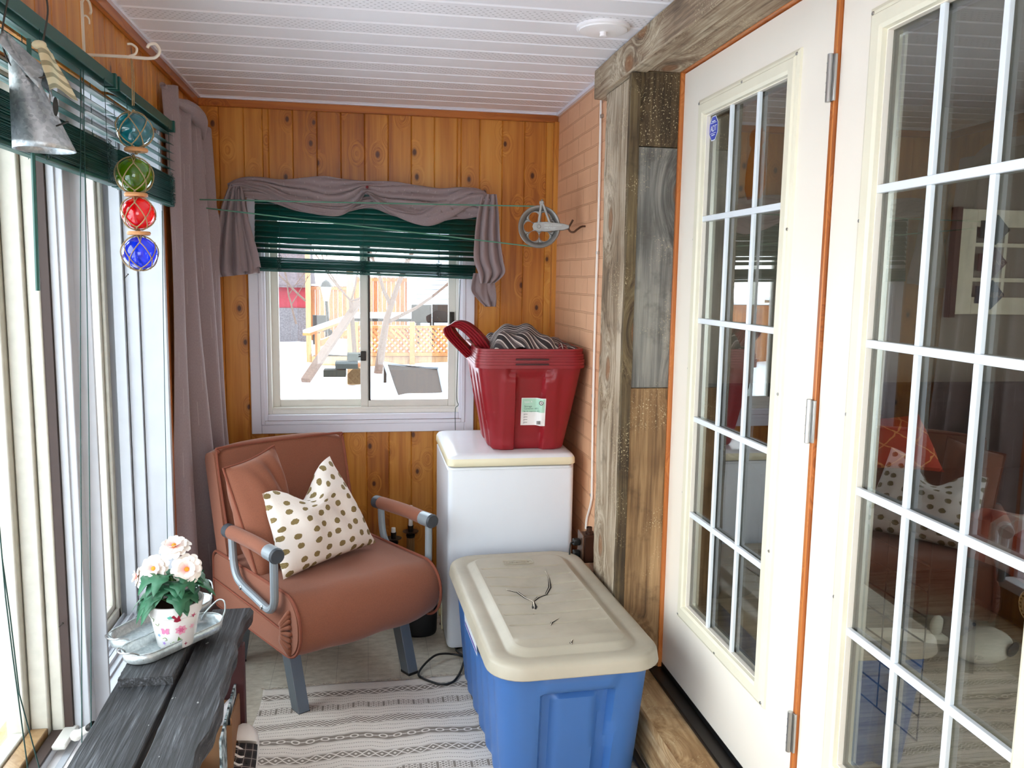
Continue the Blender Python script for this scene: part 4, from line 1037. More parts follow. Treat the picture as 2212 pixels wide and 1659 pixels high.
# ================================================================== BLINDS, CURTAINS, THINGS ON THE WALLS
def blind(nm, label, o, ux, W, ztop, zstack, zbot, pitch, sw, tilt, room, group, cords=(.08, .5, .92), cover=False, fold=None):
    """o = one end of the blind (z=0), ux = unit vector along it, room = unit vector into the room"""
    ux = Vector(ux); room = Vector(room); o = Vector(o)
    t = thing(nm, label, 'window blind', tuple(o+ux*W/2+Vector((0, 0, zbot))), 0, group); ofs = t.location
    def at(a, d, z): return o+ux*a+room*d+Vector((0, 0, z))-ofs
    def bxx(bm, a0, a1, d0, d1, z0, z1):
        v = [bm.verts.new(at(a, d, z)) for z in (z0, z1) for a, d in ((a0, d0), (a1, d0), (a1, d1), (a0, d1))]
        for f in ((0, 1, 2, 3), (7, 6, 5, 4), (0, 4, 5, 1), (1, 5, 6, 2), (2, 6, 7, 3), (3, 7, 4, 0)): bm.faces.new([v[i] for i in f])
    b = BM(); bxx(b, 0, W, -.014, .018, ztop-.034, ztop); fin('head_rail', b, M['green'], t, bevel=.003)
    for a0, a1 in ((-.004, .012), (W-.012, W+.004)):
        b = BM(); bxx(b, a0, a1, -.018, .024, ztop-.038, ztop+.003); fin('end_bracket', b, M['green'], t, bevel=.002)
    b = BM(); z = ztop-.05; rn = random.Random(len(label)); i = 0
    def slat(z, ti, sk=0.0):
        n = 4; vv = []
        for a in (.003, W-.003):
            row = []
            for k in range(n+1):
                q = (k/n-.5)*sw; c_ = .0022*(1-(2*k/n-1)**2)
                row.append(b.verts.new(at(a, q*cos(ti)-c_*sin(ti), z+q*sin(ti)+c_*cos(ti)+sk*(a/W-.5))))
            vv.append(row)
        for k in range(n): b.faces.new((vv[0][k], vv[1][k], vv[1][k+1], vv[0][k+1]))
    while z > zstack+pitch*.4:
        slat(z, (tilt if z > zstack+pitch*2.6 or abs(tilt) < .5 else tilt*.6)+rn.uniform(-.05, .05), rn.uniform(-.004, .004)); z -= pitch
    n = int((zstack-zbot-.014)/.0030)
    for i in range(n): slat(zbot+.014+i*.0030, rn.uniform(-.06, .06), rn.uniform(-.002, .002))
    fin('slats', b, M['green'], t, solid=.0011)
    b = BM(); bxx(b, 0, W, -.013, .013, zbot, zbot+.012); fin('bottom_rail', b, M['green'], t, bevel=.003)
    for q in cords:
        b = BM()
        for d in (-sw*.5, sw*.5): tube(b, [at(W*q, d, ztop-.03), at(W*q, d, zbot)], .0009, 5)
        for k in range(24):
            a_ = k*2.3; z0 = zbot+.0+(zstack-zbot)*(k/24); s_ = sw*.5+.004
            tube(b, [at(W*q+.01*sin(a_), s_, z0), at(W*q+.012*cos(a_*1.3), s_+.004, z0+.008), at(W*q-.01*sin(a_), s_, z0+.012)], .0011, 4)
        fin('ladder_cord', b, M['cord_green'], t)
    return t, at
bl, bat = blind('window_blind', 'dark green slatted blind half lowered over the back window', (-.495, 3.928, 0), (1, -.0, -.0), 1.005, 1.915, 1.618, 1.553, .0245, .0305, radians(-57), (0, -1, 0), None, (.11, .48, .825))
bl.rotation_euler = (0, radians(1.3), 0)
bl2, _ = blind('window_blind', 'green slatted blind high on the left wall, the far one by the corner curtain', (-.708, 2.615, 0), (0, 1, 0), .70, 2.098, 1.90, 1.792, .030, .036, radians(-12), (1, 0, 0), 'green blinds on the left wall', (.12, .88))
bl3, b3at = blind('window_blind', 'green slatted blind high on the left wall, the near one behind the metal birdhouse', (-.708, 1.32, 0), (0, 1, 0), 1.265, 2.098, 1.90, 1.792, .030, .036, radians(-12), (1, 0, 0), 'green blinds on the left wall', (.3, .56, .92))
wp_ = [P(70, 300, 0, -.675), P(82, 628, 0, -.675)]
b = BM(); tube(b, [wp_[0]+Vector((0, .01, .2))-bl3.location, wp_[0]-bl3.location, wp_[1]-bl3.location], .0045, 6); fin('tilt_wand', b, M['green'], bl3)
b = BM()
for pts in ([(174, 150, -.69), (174, 900, -.68), (176, 1200, -.67), (177, 1640, -.66)], [(180, 150, -.69), (192, 900, -.69), (196, 1300, -.68), (197, 1600, -.67)]):
    tube(b, [P(x, y, 0, X)-bl3.location for x, y, X in pts], .0013, 5)
fin('lift_cord', b, M['cord_green'], bl3)
b = BM()
for pts in ([(-6, 1080, -.66), (12, 1290, -.66), (28, 1420, -.65), (60, 1659, -.64)], [(4, 1200, -.66), (22, 1330, -.66), (42, 1500, -.65), (85, 1659, -.64)]):
    tube(b, [P(x, y, 0, X)-bl3.location for x, y, X in pts], .0013, 5)
fin('pull_cord', b, M['cord_green'], bl3)
b = BM(); pts = [P(350, 455, 0, -.70), P(353, 700, 0, -.70), P(362, 1180, 0, -.70)]; tube(b, [p-bl2.location for p in pts], .0013, 5); fin('lift_cord', b, M['cord_green'], bl2)
b = BM(); pts = [P(994, 600, 1, 3.93), P(993, 760, 1, 3.93), P(992, 850, 1, 3.93), P(996, 870, 1, 3.93), P(990, 880, 1, 3.93), P(991, 925, 1, 3.93)]
o = fin('lift_cord', tube(b, [p-bl.location for p in spline(pts, 5)], .0016, 5), M['cord_green'], bl)

def fold(u, k, ph, p=1.0):
    s_ = sin(2*pi*u*k+ph); return (abs(s_)**p)*(1 if s_ > 0 else -1)
# swag: lengths of sheer cloth described by their upper and lower edge
def cloth(nm, pieces, mat, parent, solid=.0015):
    b = BM()
    for top, botm, k, amp, ph, nu, nv in pieces:
        T = spline(top, 10); B_ = spline(botm, 10)
        def fn(u, v):
            a = T[min(len(T)-1, int(round(u*(len(T)-1))))]; c = B_[min(len(B_)-1, int(round(u*(len(B_)-1))))]
            p = a.lerp(c, v)
            d = amp*(fold(v+.22*sin(3.1*u*pi+ph)+u*.35, k, ph, .8)+.35*sin(13*v+9*u+ph*2))*(.35+.65*sin(pi*v))
            return p+Vector((0, -abs(d)*1.3-.012*sin(pi*v), .25*d))
        sheet(b, fn, nu, nv)
    return fin(nm, b, mat, parent, ang=60, solid=solid)
Y9 = 3.885
def C(pts, Y=Y9, j=0): return [P(x, y, 1, Y+j) for x, y in pts]
sw_ = thing('swag_curtain', 'mauve grey sheer scarf curtain draped over the top of the back window', 'curtain', tuple(P(790, 430, 1, 3.93)))
cm = lambda pieces, nm: cloth(nm, [([p-sw_.location for p in a], [p-sw_.location for p in b_], *r) for a, b_, *r in pieces], M['sheer'], sw_)
cm([(C([(492, 398), (520, 384), (560, 382), (610, 388), (660, 384), (700, 380), (740, 386), (792, 392), (850, 392), (900, 400), (950, 408), (1000, 405), (1040, 410), (1062, 440)]),
     C([(500, 420), (540, 428), (590, 438), (640, 455), (690, 462), (735, 462), (775, 440), (792, 418), (820, 450), (870, 470), (920, 482), (960, 475), (1010, 472), (1052, 462)]), 2.2, .016, .4, 110, 30),
    (C([(560, 410), (620, 415), (700, 428), (760, 430), (800, 425), (860, 440), (930, 445), (1000, 440), (1055, 435)], j=.02),
     C([(570, 432), (620, 448), (680, 462), (740, 460), (800, 450), (850, 466), (920, 484), (980, 474), (1050, 468)], j=.02), 1.6, .012, 2.0, 90, 20),
    (C([(500, 395), (530, 390), (570, 395), (620, 420), (680, 440), (740, 445), (785, 425)], j=-.02),
     C([(505, 405), (540, 410), (580, 422), (630, 448), (690, 464), (745, 462), (790, 416)], j=-.02), 1.1, .01, 1.2, 60, 14),
    (C([(800, 420), (850, 445), (905, 455), (950, 430), (1000, 408), (1045, 412)], j=-.02),
     C([(798, 424), (845, 462), (920, 488), (975, 470), (1020, 445), (1062, 440)], j=-.025), 1.1, .01, 3.2, 60, 14)], 'swag')
def tail(cols, Y, amp, ph, rows=26, k=3):
    """vertical tail: cols = list of (left px, right px, y px)"""
    L_ = spline([P(c[0], c[2], 1, Y) for c in cols], 8); R_ = spline([P(c[1], c[-1], 1, Y) for c in cols], 8)
    b = BM(); n = len(L_)-1
    def fn(u, v):
        i = int(round(v*n)); p = L_[i].lerp(R_[i], u)-sw_.location
        return p+Vector((0, -abs(amp*fold(u, k/2, ph, .8))*1.2*(.4+.6*v)-.004*sin(17*u+6*v), 0))
    sheet(b, fn, 40, n); return b
fin('tail', tail([(497, 525, 400), (482, 533, 440), (470, 541, 490), (460, 555, 545), (455, 563, 585), (462, 560, 600, 590)], Y9-.01, .05, .5, k=4), M['sheer'], sw_, ang=60, solid=.0015)
b = BM(); A = [P(x, y, 1, Y9-.045)-sw_.location for x, y in ((523, 405), (536, 470), (556, 540), (564, 578))]; B2 = [P(x, y, 1, Y9-.03)-sw_.location for x, y in ((515, 408), (512, 470), (516, 540), (524, 592))]
A = spline(A, 8); B2 = spline(B2, 8); sheet(b, lambda u, v: A[int(round(v*(len(A)-1)))].lerp(B2[int(round(v*(len(B2)-1)))], u)+Vector((0, -.018*abs(sin(u*pi*1.6+.3)), .008*sin(u*9)*v)), 20, len(A)-1); fin('tail_fold', b, M['sheer'], sw_, ang=60, solid=.0015)
fin('tail', tail([(1040, 1072, 420), (1030, 1076, 460), (1024, 1078, 510), (1022, 1084, 560), (1032, 1088, 590), (1036, 1066, 612)], Y9-.03, .035, 1.0, k=3), M['sheer'], sw_, ang=60, solid=.0015)
fin('tail', tail([(1022, 1066, 590), (1017, 1070, 625), (1030, 1071, 645), (1046, 1070, 662)], Y9+.01, .02, 2.0, k=2), M['sheer'], sw_, ang=60, solid=.0015)
pn = P(793, 404, 1, Y9-.03); b = BM(); ico(b, pn, .0065, 2); tag(fin('push_pin', b, simple('dark red pin', '7a1822', .3)), 'dark red round pin holding the swag curtain at its middle', 'push pin')
pk = P(563, 428, 1, 3.95); 
# corner curtain
cc = thing('corner_curtain', 'long mauve grey sheer curtain hanging in the left back corner', 'curtain', (-.70, 3.5, 0))
prof_t = spline([(-.725, 3.302, 0), (-.69, 3.36, 0), (-.715, 3.45, 0), (-.665, 3.50, 0), (-.70, 3.58, 0), (-.655, 3.63, 0), (-.69, 3.70, 0), (-.65, 3.76, 0), (-.72, 3.80, 0)], 12)
prof_b = spline([(-.725, 3.31, 0), (-.66, 3.36, 0), (-.71, 3.46, 0), (-.61, 3.52, 0), (-.69, 3.62, 0), (-.585, 3.68, 0), (-.66, 3.76, 0), (-.57, 3.84, 0), (-.70, 3.88, 0)], 12)
top_z = spline([(0, 2.225, 0), (1, 2.235, 0), (2, 2.215, 0), (3, 2.205, 0), (4, 2.18, 0), (5, 2.19, 0), (6, 2.165, 0), (7, 2.15, 0), (8, 2.10, 0)], 12)
b = BM(); n = len(prof_t)-1
def fn(u, v):
    i = int(round(u*n)); a = prof_t[i]; c = prof_b[i]; p = a.lerp(c, min(1, v*1.15)); z = top_z[i].y*(1-v)+.03*v
    w = .010*sin(5*v+9*u)+.006*sin(23*u+6*v)
    if .15 < v < .24: w += .02*sin((v-.15)/.09*pi)*max(0, u-.6)*2
    return Vector((p.x+w+.70, p.y-3.5+w*.4, z))
sheet(b, fn, n, 60); fin('cloth', b, M['sheer'], cc, ang=70, solid=.0015)
b = BM(); pts = spline([(-.02, -.2, 2.235), (.0, -.12, 2.20), (.03, -.02, 2.195), (.05, .1, 2.17), (.045, .2, 2.13), (.03, .28, 2.09)], 8)
def fn(u, v):
    p = pts[int(round(u*(len(pts)-1)))]; a = pi*2*v; r = .022*(1+.35*sin(9*u+3))*(.25+.75*sin(pi*min(1, u*1.1+.02))**.6)
    return p+Vector((r*cos(a)*1.1, r*.4*cos(a), r*sin(a)-.01))
sheet(b, fn, len(pts)-1, 14); fin('gathered_hem', b, M['sheer'], cc, ang=70)

# clothes line and its pulley
pc_ = P(1165, 490, 1, 3.47)
pu = thing('clothesline_pulley', 'grey metal clothesline pulley wheel hooked to the brick wall', 'pulley', tuple(pc_), radians(-16))
R_ = .085; b = BM()
Rm = Matrix.Rotation(pi/2, 4, 'X')
lathe(b, [(R_*.80, -.006), (R_, -.011), (R_*1.02, -.009), (R_*.95, 0), (R_*1.02, .009), (R_, .011), (R_*.80, .006)], (0, 0, 0), 48, m=Rm)
# web with six round holes
seg = 48
def web(bm, y):
    rin = .018; nH = 6; rh = .0215; rc = R_*.52
    for k in range(nH):
        a0 = 2*pi*k/nH; c0 = Vector((rc*cos(a0), 0, rc*sin(a0)))
        N = 16; inner = [c0+Vector((rh*cos(2*pi*i/N+a0), 0, rh*sin(2*pi*i/N+a0))) for i in range(N)]
        outer = []
        for i in range(N):
            th = 2*pi*i/N; d = Vector((cos(th+a0), 0, sin(th+a0)))
            # march to sector boundary
            s_ = rh
            while True:
                q_ = c0+d*s_; rr = q_.length; an = (atan2(q_.z, q_.x)-a0+pi) % (2*pi)-pi
                if rr > R_*.82 or rr < rin or abs(an) > pi/nH: break
                s_ += .0006
            outer.append(c0+d*s_)
        vi = [bm.verts.new(p+Vector((0, y, 0))) for p in inner]; vo = [bm.verts.new(p+Vector((0, y, 0))) for p in outer]
        for i in range(N): bm.faces.new((vi[i], vi[(i+1) % N], vo[(i+1) % N], vo[i]))
web(b, 0); lathe(b, [(0, -.012), (.02, -.012), (.022, -.004), (.022, .004), (.02, .012), (0, .012)], (0, 0, 0), 24, m=Rm)
pm = simple('cast grey metal', '8c8a86', .42, .55, var=.1, vs_=40)
fin('wheel', b, pm, pu, ang=50, solid=.0025)
b = BM()
for y in (-.020, .020):
    ol = [(-.022, .016), (.03, .020), (.10, .013), (.125, .006), (.125, -.006), (.10, -.013), (.03, -.020), (-.022, -.016), (-.028, 0)]
    loft(b, [[(p, y-.0025, z) for p, z in ol], [(p, y+.0025, z) for p, z in ol]])
    for (xa_, za_), (xb_, zb_) in (((-.002, .012), (.008, .098)), ((.045, .014), (.012, .098))): bar(b, (xa_, y, za_), (xb_, y, zb_), .005, .009)
box(b, .0, .018, -.024, .024, .092, .104); tube(b, [(.009, 0, .1), (.009, 0, .112)], .005, 8)
tube(b, [(0, -.026, 0), (0, .026, 0)], .008, 12); tube(b, [(.118, -.02, 0), (.118, .02, 0)], .006, 10)
br_ = fin('bracket', b, pm, pu, bevel=.001)
text('cast_lettering', 'MADE IN CANADA', .0085, simple('worn raised lettering', 'c0beb8', .5), br_, basis((.022, -.0228, .003), (1, 0, 0), (0, 0, 1)), .0003)
text('cast_lettering', 'LINE PULLEY', .0085, M['steel'], br_, basis((.022, -.0228, -.008), (1, 0, 0), (0, 0, 1)), .0003)
b = BM(); hk = spline([(.14, 0, .03), (.128, 0, .008), (.122, 0, -.004), (.13, 0, -.018), (.145, 0, -.02), (.16, 0, -.008), (.18, .012, .004), (.215, .03, .004)], 6)
tube(b, hk, .0042, 8); fin('screw_hook', b, simple('rusty steel', '5c4030', .6, .6), pu)
l1 = [P(427, 431, 1, 3.66), P(1165, 456, 1, 3.47)+Vector((0, 0, .0))]; 
ln = thing('clothesline', 'thin green clothesline running from the pulley to the corner curtain', 'clothesline', tuple(P(800, 470, 1, 3.55)))
top_ = pc_+Vector((-.01, 0, R_*.98)); bo_ = pc_+Vector((-.03, 0, -R_*.93))
arc = [pc_+Vector((R_*.99*cos(a)*cos(radians(-16)), R_*.99*cos(a)*sin(radians(-16)), R_*.99*sin(a))) for a in [radians(x) for x in range(92, -112, -12)]]
pl = [P(427, 431, 1, 3.62)]+arc+[P(424, 447, 1, 3.64)]
b = BM(); tube(b, [p-ln.location for p in pl], .0030, 6); fin('line', b, simple('green clothesline', '4e7c66', .5), ln)

# white cable stapled down the brick to the outlet box
pts = [P(x, y, 0, .899) for x, y in ((1302, 166), (1299, 200), (1297, 300), (1293, 480), (1290, 560), (1284, 760), (1281, 900), (1279, 1050), (1277, 1085), (1268, 1120), (1266, 1142))]
cb = tag(fin('wall_cable', tube(BM(), spline(pts, 6), .0052, 8), M['straw']), 'white electrical cable stapled down the peach brick wall', 'cable')
for i, (x, y) in enumerate(((1299, 251), (1290, 546), (1281, 855), (1277, 1070))):
    p = P(x, y, 0, .899); b = BM(); box(b, p.x-.004, p.x+.007, p.y-.008, p.y+.008, p.z-.006, p.z+.006)
    tag(fin('cable_staple', b, M['steel'], bevel=.001), ['topmost of the metal staples on the white wall cable', 'second metal staple from the top on the white wall cable', 'third metal staple from the top on the white wall cable', 'lowest metal staple on the white wall cable, above the outlet box'][i], 'staple', 'staples along the white cable')
pb_ = P(1266, 1176, 0, .88); 
ob = thing('outlet_box', 'dark brown metal outlet box on the brick wall beside the freezer', 'outlet box', (.905, 3.16, pb_.z))
brn = simple('dark brown painted metal', '3e2418', .38, .3)
fin('box_body', bx(-.052, .0, -.03, .04, -.058, .055), brn, ob, bevel=.005)
b = BM()
for z in (-.035, 0, .033): lathe(b, [(.013, -.0308), (.014, -.0315), (.0125, -.0315)], (-.024, 0, z), 16, m=Rm)
fin('knockout', b, brn, ob); fin('cover_plate', bx(-.058, -.052, -.036, .046, -.064, .061), simple('worn brown cover', '6a5040', .35, .5), ob, bevel=.002)
b = BM(); lathe(b, [(.016, 0), (.016, .012), (.012, .014), (.012, .03)], (-.022, 0, .053), 12); fin('cable_clamp', b, brn, ob)
pg = thing('power_plug', 'black plugs and hanging cord in the brown outlet box', 'plug', (.846, 3.16, pb_.z))
b = BM(); box(b, -.028, 0, -.012, .016, -.045, -.012); fin('plug_body', b, M['black'], pg, bevel=.005)
b = BM(); box(b, -.03, 0, -.012, .016, .01, .036); fin('plug_body', b, M['black'], pg, bevel=.005)
b = BM(); tube(b, spline([(-.028, 0, .024), (-.045, -.02, .02), (-.05, -.03, -.03), (-.04, -.03, -.12), (-.03, 0, -.22)], 6), .0035, 6); fin('cord', b, M['black'], pg)

# ceiling fixture
cf = thing('ceiling_vent', 'round white ceiling plate with a small knob near the beam', 'ceiling fixture', (.728, 2.605, ZC))
fin('plate', lathe(BM(), [(.079, 0), (.079, -.006), (.074, -.014), (.06, -.017), (0, -.017)], (0, 0, 0), 48), M['white'], cf)
fin('knob', lathe(BM(), [(.012, -.016), (.010, -.022), (.011, -.03), (.0, -.033)], (0, 0, 0), 20), M['white'], cf)
fin('rim', lathe(BM(), [(.082, 0), (.083, -.008), (.077, -.011), (.075, -.006)], (0, 0, 0), 48), M['white'], cf)

# white bracket with scroll hooks
hb = P(180, 118, 0, XL_); ht = P(180, 8, 0, XL_); ae = P(345, 125, 1, hb.y)
br = thing('plant_bracket', 'white metal wall bracket with curled hooks above the left blind', 'bracket', tuple(hb))
wb_ = simple('chipped white metal', 'e4dccc', .45, .1, var=.1)
la = ae.x-hb.x; lh = ht.z-hb.z
flat = (1.0, .35)
b = BM(); box(b, 0, .004, -.007, .007, -.004, lh); tube(b, spline([(.002, 0, lh-.004), (.006, .012, lh+.012), (.012, .028, lh+.008), (.014, .036, lh-.012), (.012, .032, lh-.022)], 6), .0035, 6)
tube(b, spline([(.003, .0, lh*.72), (.006, .016, lh*.77), (.01, .028, lh*.73), (.01, .03, lh*.64)], 6), .0025, 6); fin('wall_plate', b, wb_, br)
b = BM(); tube(b, spline([(0, 0, 0), (la*.5, 0, .001), (la*.86, 0, .0), (la*.97, 0, .008), (la*1.0, 0, .024), (la*.95, 0, .038), (la*.87, 0, .036), (la*.84, 0, .027)], 6), .0042, 8, sq=(1, 1)); fin('arm', b, wb_, br)
b = BM(); tube(b, spline([(la*.6, 0, .003), (la*.68, 0, .010), (la*.7, 0, .024), (la*.64, 0, .034), (la*.58, 0, .034)], 6), .0032, 8); fin('hook', b, wb_, br)
# string of glass floats
fx = P(283, 126, 1, hb.y); fl = thing('float_string', 'string of four glass floats in jute nets, teal, green, red and blue', 'ornament', tuple(fx))
gl_ = {'teal': '62bcc4', 'green': '9cc02c', 'red': 'f82848', 'blue': '4478f8'}
cs_ = [P(290, 281, 1, hb.y), P(290, 379, 1, hb.y), P(298, 461, 1, hb.y), P(302, 547, 1, hb.y)]
rad = [.0475, .0485, .0445, .0475]
rzs = [P(294, 324, 1, hb.y), P(294, 421, 1, hb.y), P(300, 504, 1, hb.y)]
b = BM(); tube(b, [(0, 0, 0), (.001, 0, -.05), tuple(cs_[0]-fx+Vector((-.002, 0, rad[0]*1.35)))], .0016, 6); tube(b, [(.002, 0, 0), (.006, 0, -.05), tuple(cs_[0]-fx+Vector((.002, 0, rad[0]*1.35)))], .0012, 6)
fin('hanging_cord', b, M['rope'], fl)
rj = random.Random(3)
for i, (nm, c) in enumerate(zip(gl_, cs_)):
    c = c-fx; r = rad[i]
    b = BM(); bmesh.ops.create_uvsphere(b, u_segments=40, v_segments=24, radius=r*.97, matrix=Matrix.Translation(c) @ Matrix.Diagonal((1, 1, .97, 1)))
    o = fin('glass_ball', b, ball_glass(nm+' float glass', gl_[nm]), fl); o['label'] = nm+' glass ball'
    b = BM(); N = 5; R2 = r*1.03; ph = rj.uniform(0, 1)
    def sp(th, la_): return c+Vector((R2*cos(la_)*cos(th), R2*cos(la_)*sin(th), R2*sin(la_)))
    lat_ = [1.35, .62, -.30, -1.0, -1.4]
    for k in range(N):
        t0 = 2*pi*k/N+ph; d_ = pi/N
        for s_ in (1, -1):
            pts = [sp(t0+d_*s_*q*0+ (0 if j % 2 == 0 else d_*s_), la_) for j, (la_, q) in enumerate(zip(lat_, lat_))]
            full = []
            for a_, c_ in zip(pts, pts[1:]):
                for m_ in range(5):
                    p = a_.lerp(c_, m_/5)-c; full.append(c+p.normalized()*max(R2, p.length))
            full.append(pts[-1]); tube(b, full, .0017, 5)
        for j in (1, 2, 3): ico(b, sp(t0+(d_ if j % 2 else 0), lat_[j]), .0032, 1)
    ico(b, c+Vector((0, 0, r*1.06)), .005, 1)
    fin('jute_net', b, M['rope'], fl)
    if i < 3:
        z = (rzs[i]-fx).z; xm = (rzs[i]-fx).x
        fin('wooden_ring', lathe(BM(), [(.012, -.005), (.029, -.005), (.031, 0), (.029, .005), (.012, .005), (.012, -.005)], (xm, 0, z), 28), M['ring'], fl)
        b = BM(); tube(b, [(xm, 0, z+.012), (xm, 0, z-.012)], .004, 6); fin('knot', b, M['rope'], fl)
# cone birdhouse of galvanised steel
bc = P(97, 325, 1, 1.75); bh = thing('cone_birdhouse', 'galvanised metal cone birdhouse with a striped rag bow hanging on wires', 'birdhouse', tuple(bc))
tipz = P(28, 68, 1, 1.75).z-bc.z; r0 = .053
b = BM(); n = 48; nz = 14
apex = P(22, 62, 1, 1.75)-bc; ridge = P(100, 150, 1, 1.75)-bc
def cone(u, v):
    a = 2*pi*u; q = Vector((r0*cos(a), r0*sin(a), 0))
    # slanted top edge: cut plane falls towards +x
    top_x = cos(a); tz = tipz*(.80-.20*top_x*.9)
    f_ = 1-v; k_ = .42+.58*f_
    return Vector((q.x*k_-.030*(v**1.0), q.y*k_, tz*v))
sheet(b, cone, n, nz); fin('cone_body', b, M['galv'], bh, ang=60, solid=.0015)
b = BM(); ol = [Vector((-.062, 0, tipz*1.02)), Vector((-.035, 0, tipz*.93)), Vector((.0, 0, tipz*.80)), Vector((.012, 0, tipz*.50)), Vector((-.045, 0, tipz*.68))]
sheet(b, lambda u, v: Vector((-.060+.068*u, -.032+.064*v, tipz*(1.0-.30*u)-.020*abs(2*v-1)**1.3*(1.2+u))), 12, 12); fin('roof_plate', b, M['galv'], bh, solid=.002)
b = BM(); hc = Vector((.030, -.016, tipz*.36)); lathe(b, [(0, 0), (.013, .0)], (0, 0, 0), 20)
for v in b.verts: v.co = Vector((hc.x+v.co.x*.25+v.co.y*.12+.002, hc.y-.012+v.co.x*.3, hc.z+v.co.y*1.3-v.co.x*.3))
fin('entrance_hole', b, M['black'], bh, smooth=False)
b = BM(); tube(b, [(.028, -.02, tipz*.2), (.055, -.035, tipz*.23)], .0016, 6); fin('perch', b, M['dark_metal'], bh)
b = BM()
wt = [Vector(P(20, -15, 1, 1.75)-bc), Vector((-.062, 0, tipz*1.0)), Vector((-.055, -.012, tipz*.80)), Vector((-.035, -.025, tipz*.66)), Vector((-.005, -.025, tipz*.59)), Vector((.018, -.01, tipz*.66)), Vector((.004, -.002, tipz*.82)), Vector(P(103, 30, 1, 1.75)-bc), Vector(P(98, -15, 1, 1.75)-bc)]
tube(b, spline(wt, 8), .0018, 6); fin('hanging_wire', b, simple('dark twisted wire', '3c3834', .6, .4), bh)
b = BM()
def rag(u, v): 
    p = Vector(P(112+38*v, 112+98*v, 1, 1.75)-bc)
    return p+Vector((.046*(u-.5)*(.55+.5*v), -.035-.006*sin(u*7+v*5), .006*sin(u*5)-.012*(u-.5)))
sheet(b, rag, 14, 24)
def s_rag():
    s = S('striped linen rag', rough=.95); x = s.xyz(s.uv()); f = s.m_('GREATER_THAN', s.m_('FRACT', s.m_('ADD', s.m_('MULTIPLY', x[1], 4.0), s.m_('MULTIPLY', s.noise(s.uv(), 3, 1), .04))), .6)
    s.color(s.mix(s.m_('MULTIPLY', f, .75), 'c8bd9c', '77735c')); s.bump(s.noise(s.map(s.uv(), (60, 120, 1)), 1, 2), .4, .002); return s.m
rg = s_rag(); fin('rag_bow', b, rg, bh, solid=.002)
b = BM(); ico(b, Vector(P(100, 108, 1, 1.75)-bc)+Vector((0, -.035, 0)), .011, 2, (1.2, .7, .8)); fin('rag_knot', b, rg, bh)

# ================================================================== FURNITURE AND THINGS ON THE FLOOR
# rug with fringe
rx0, rx1, ry0, ry1 = -.395, .80, 1.55, 3.065
rgt = thing('woven_rug', 'flat woven cream and grey striped rug with a fringed edge', 'rug', (0, 0, 0))
b = BM()
def rugf(u, v):
    x = rx0+(rx1-rx0)*u; y = ry0+(ry1-ry0)*v
    e = .010*sin(9*y)*(1-u)**3
    z = .006+.0028*sin(14*x+3*y)*sin(11*y+2*x)+.004*max(0, sin(5*x+1.1)*sin(7*y+.5))
    return (x+e, y+.012*u, z)
sheet(b, rugf, 110, 130); fin('weave', b, M['rug'], rgt, ang=80, solid=.003)
b = BM(); rr = random.Random(8); 
for i in range(190):
    u = i/189; p = Vector(rugf(u, 1)); L_ = rr.uniform(.008, .022)
    if u < .12 and rr.random() < .6: continue
    tube(b, [p, p+Vector((rr.uniform(-.01, .01), L_*.6, .003)), p+Vector((rr.uniform(-.02, .02), L_, -.003))], .0013, 4)
fin('fringe', b, simple('cream cotton fringe', 'b4a898', .95, var=.2), rgt)['kind'] = 'stuff'

# ---- convertible armchair
ch = thing('armchair', 'rust brown upholstered convertible armchair with grey metal arms and legs', 'chair', (-.042, 3.02, 0), radians(32))
def side_prof(y0, y1, z0, z1, rf, rb, n=8):
    out = []
    for cy_, cz, a0, r in ((y0+rf, z0+rf, 180, rf), (y1-rb, z0+rb, 270, rb), (y1-rb, z1-rb, 0, rb), (y0+rf, z1-rf, 90, rf)):
        for k in range(n+1): a = radians(a0+90*k/n); out.append((cy_+r*cos(a), cz+r*sin(a)))
    return out
def slab(prof, x0, x1, bulge=.0, nx=14, seed=1, edge=.018, wr=.003):
    bm = BM(); rn = random.Random(seed); ph = [rn.uniform(0, 6) for _ in range(5)]
    cy_ = sum(p[0] for p in prof)/len(prof); cz = sum(p[1] for p in prof)/len(prof); rings = []
    for i in range(nx+1):
        t = i/nx; x = x0+(x1-x0)*t; s_ = 1-edge*(2*abs(t-.5))**6*3+bulge*(1-(2*t-1)**2)
        ring = []
        for j, (y, z) in enumerate(prof):
            w = wr*sin(7*x*4+ph[0]+y*9)*sin(ph[1]+z*14+y*5)
            ring.append((x, cy_+(y-cy_)*s_+w*.5, cz+(z-cz)*s_+w))
        rings.append(ring)
    loft(bm, rings); return bm
W2 = .298
sp_ = side_prof(-.135, .60, .235, .462, .108, .04)
seat = fin('seat', slab(sp_, -W2, W2, .03), M['rust'], ch, ang=60)
for x in (-W2+.004, W2-.004):
    cy_ = sum(p[0] for p in sp_)/len(sp_); cz = sum(p[1] for p in sp_)/len(sp_)
    fin('piping', tube(BM(), [(x, cy_+(y-cy_)*.985, cz+(z-cz)*.985) for y, z in sp_], .0055, 6, closed=True), M['piping'], seat)
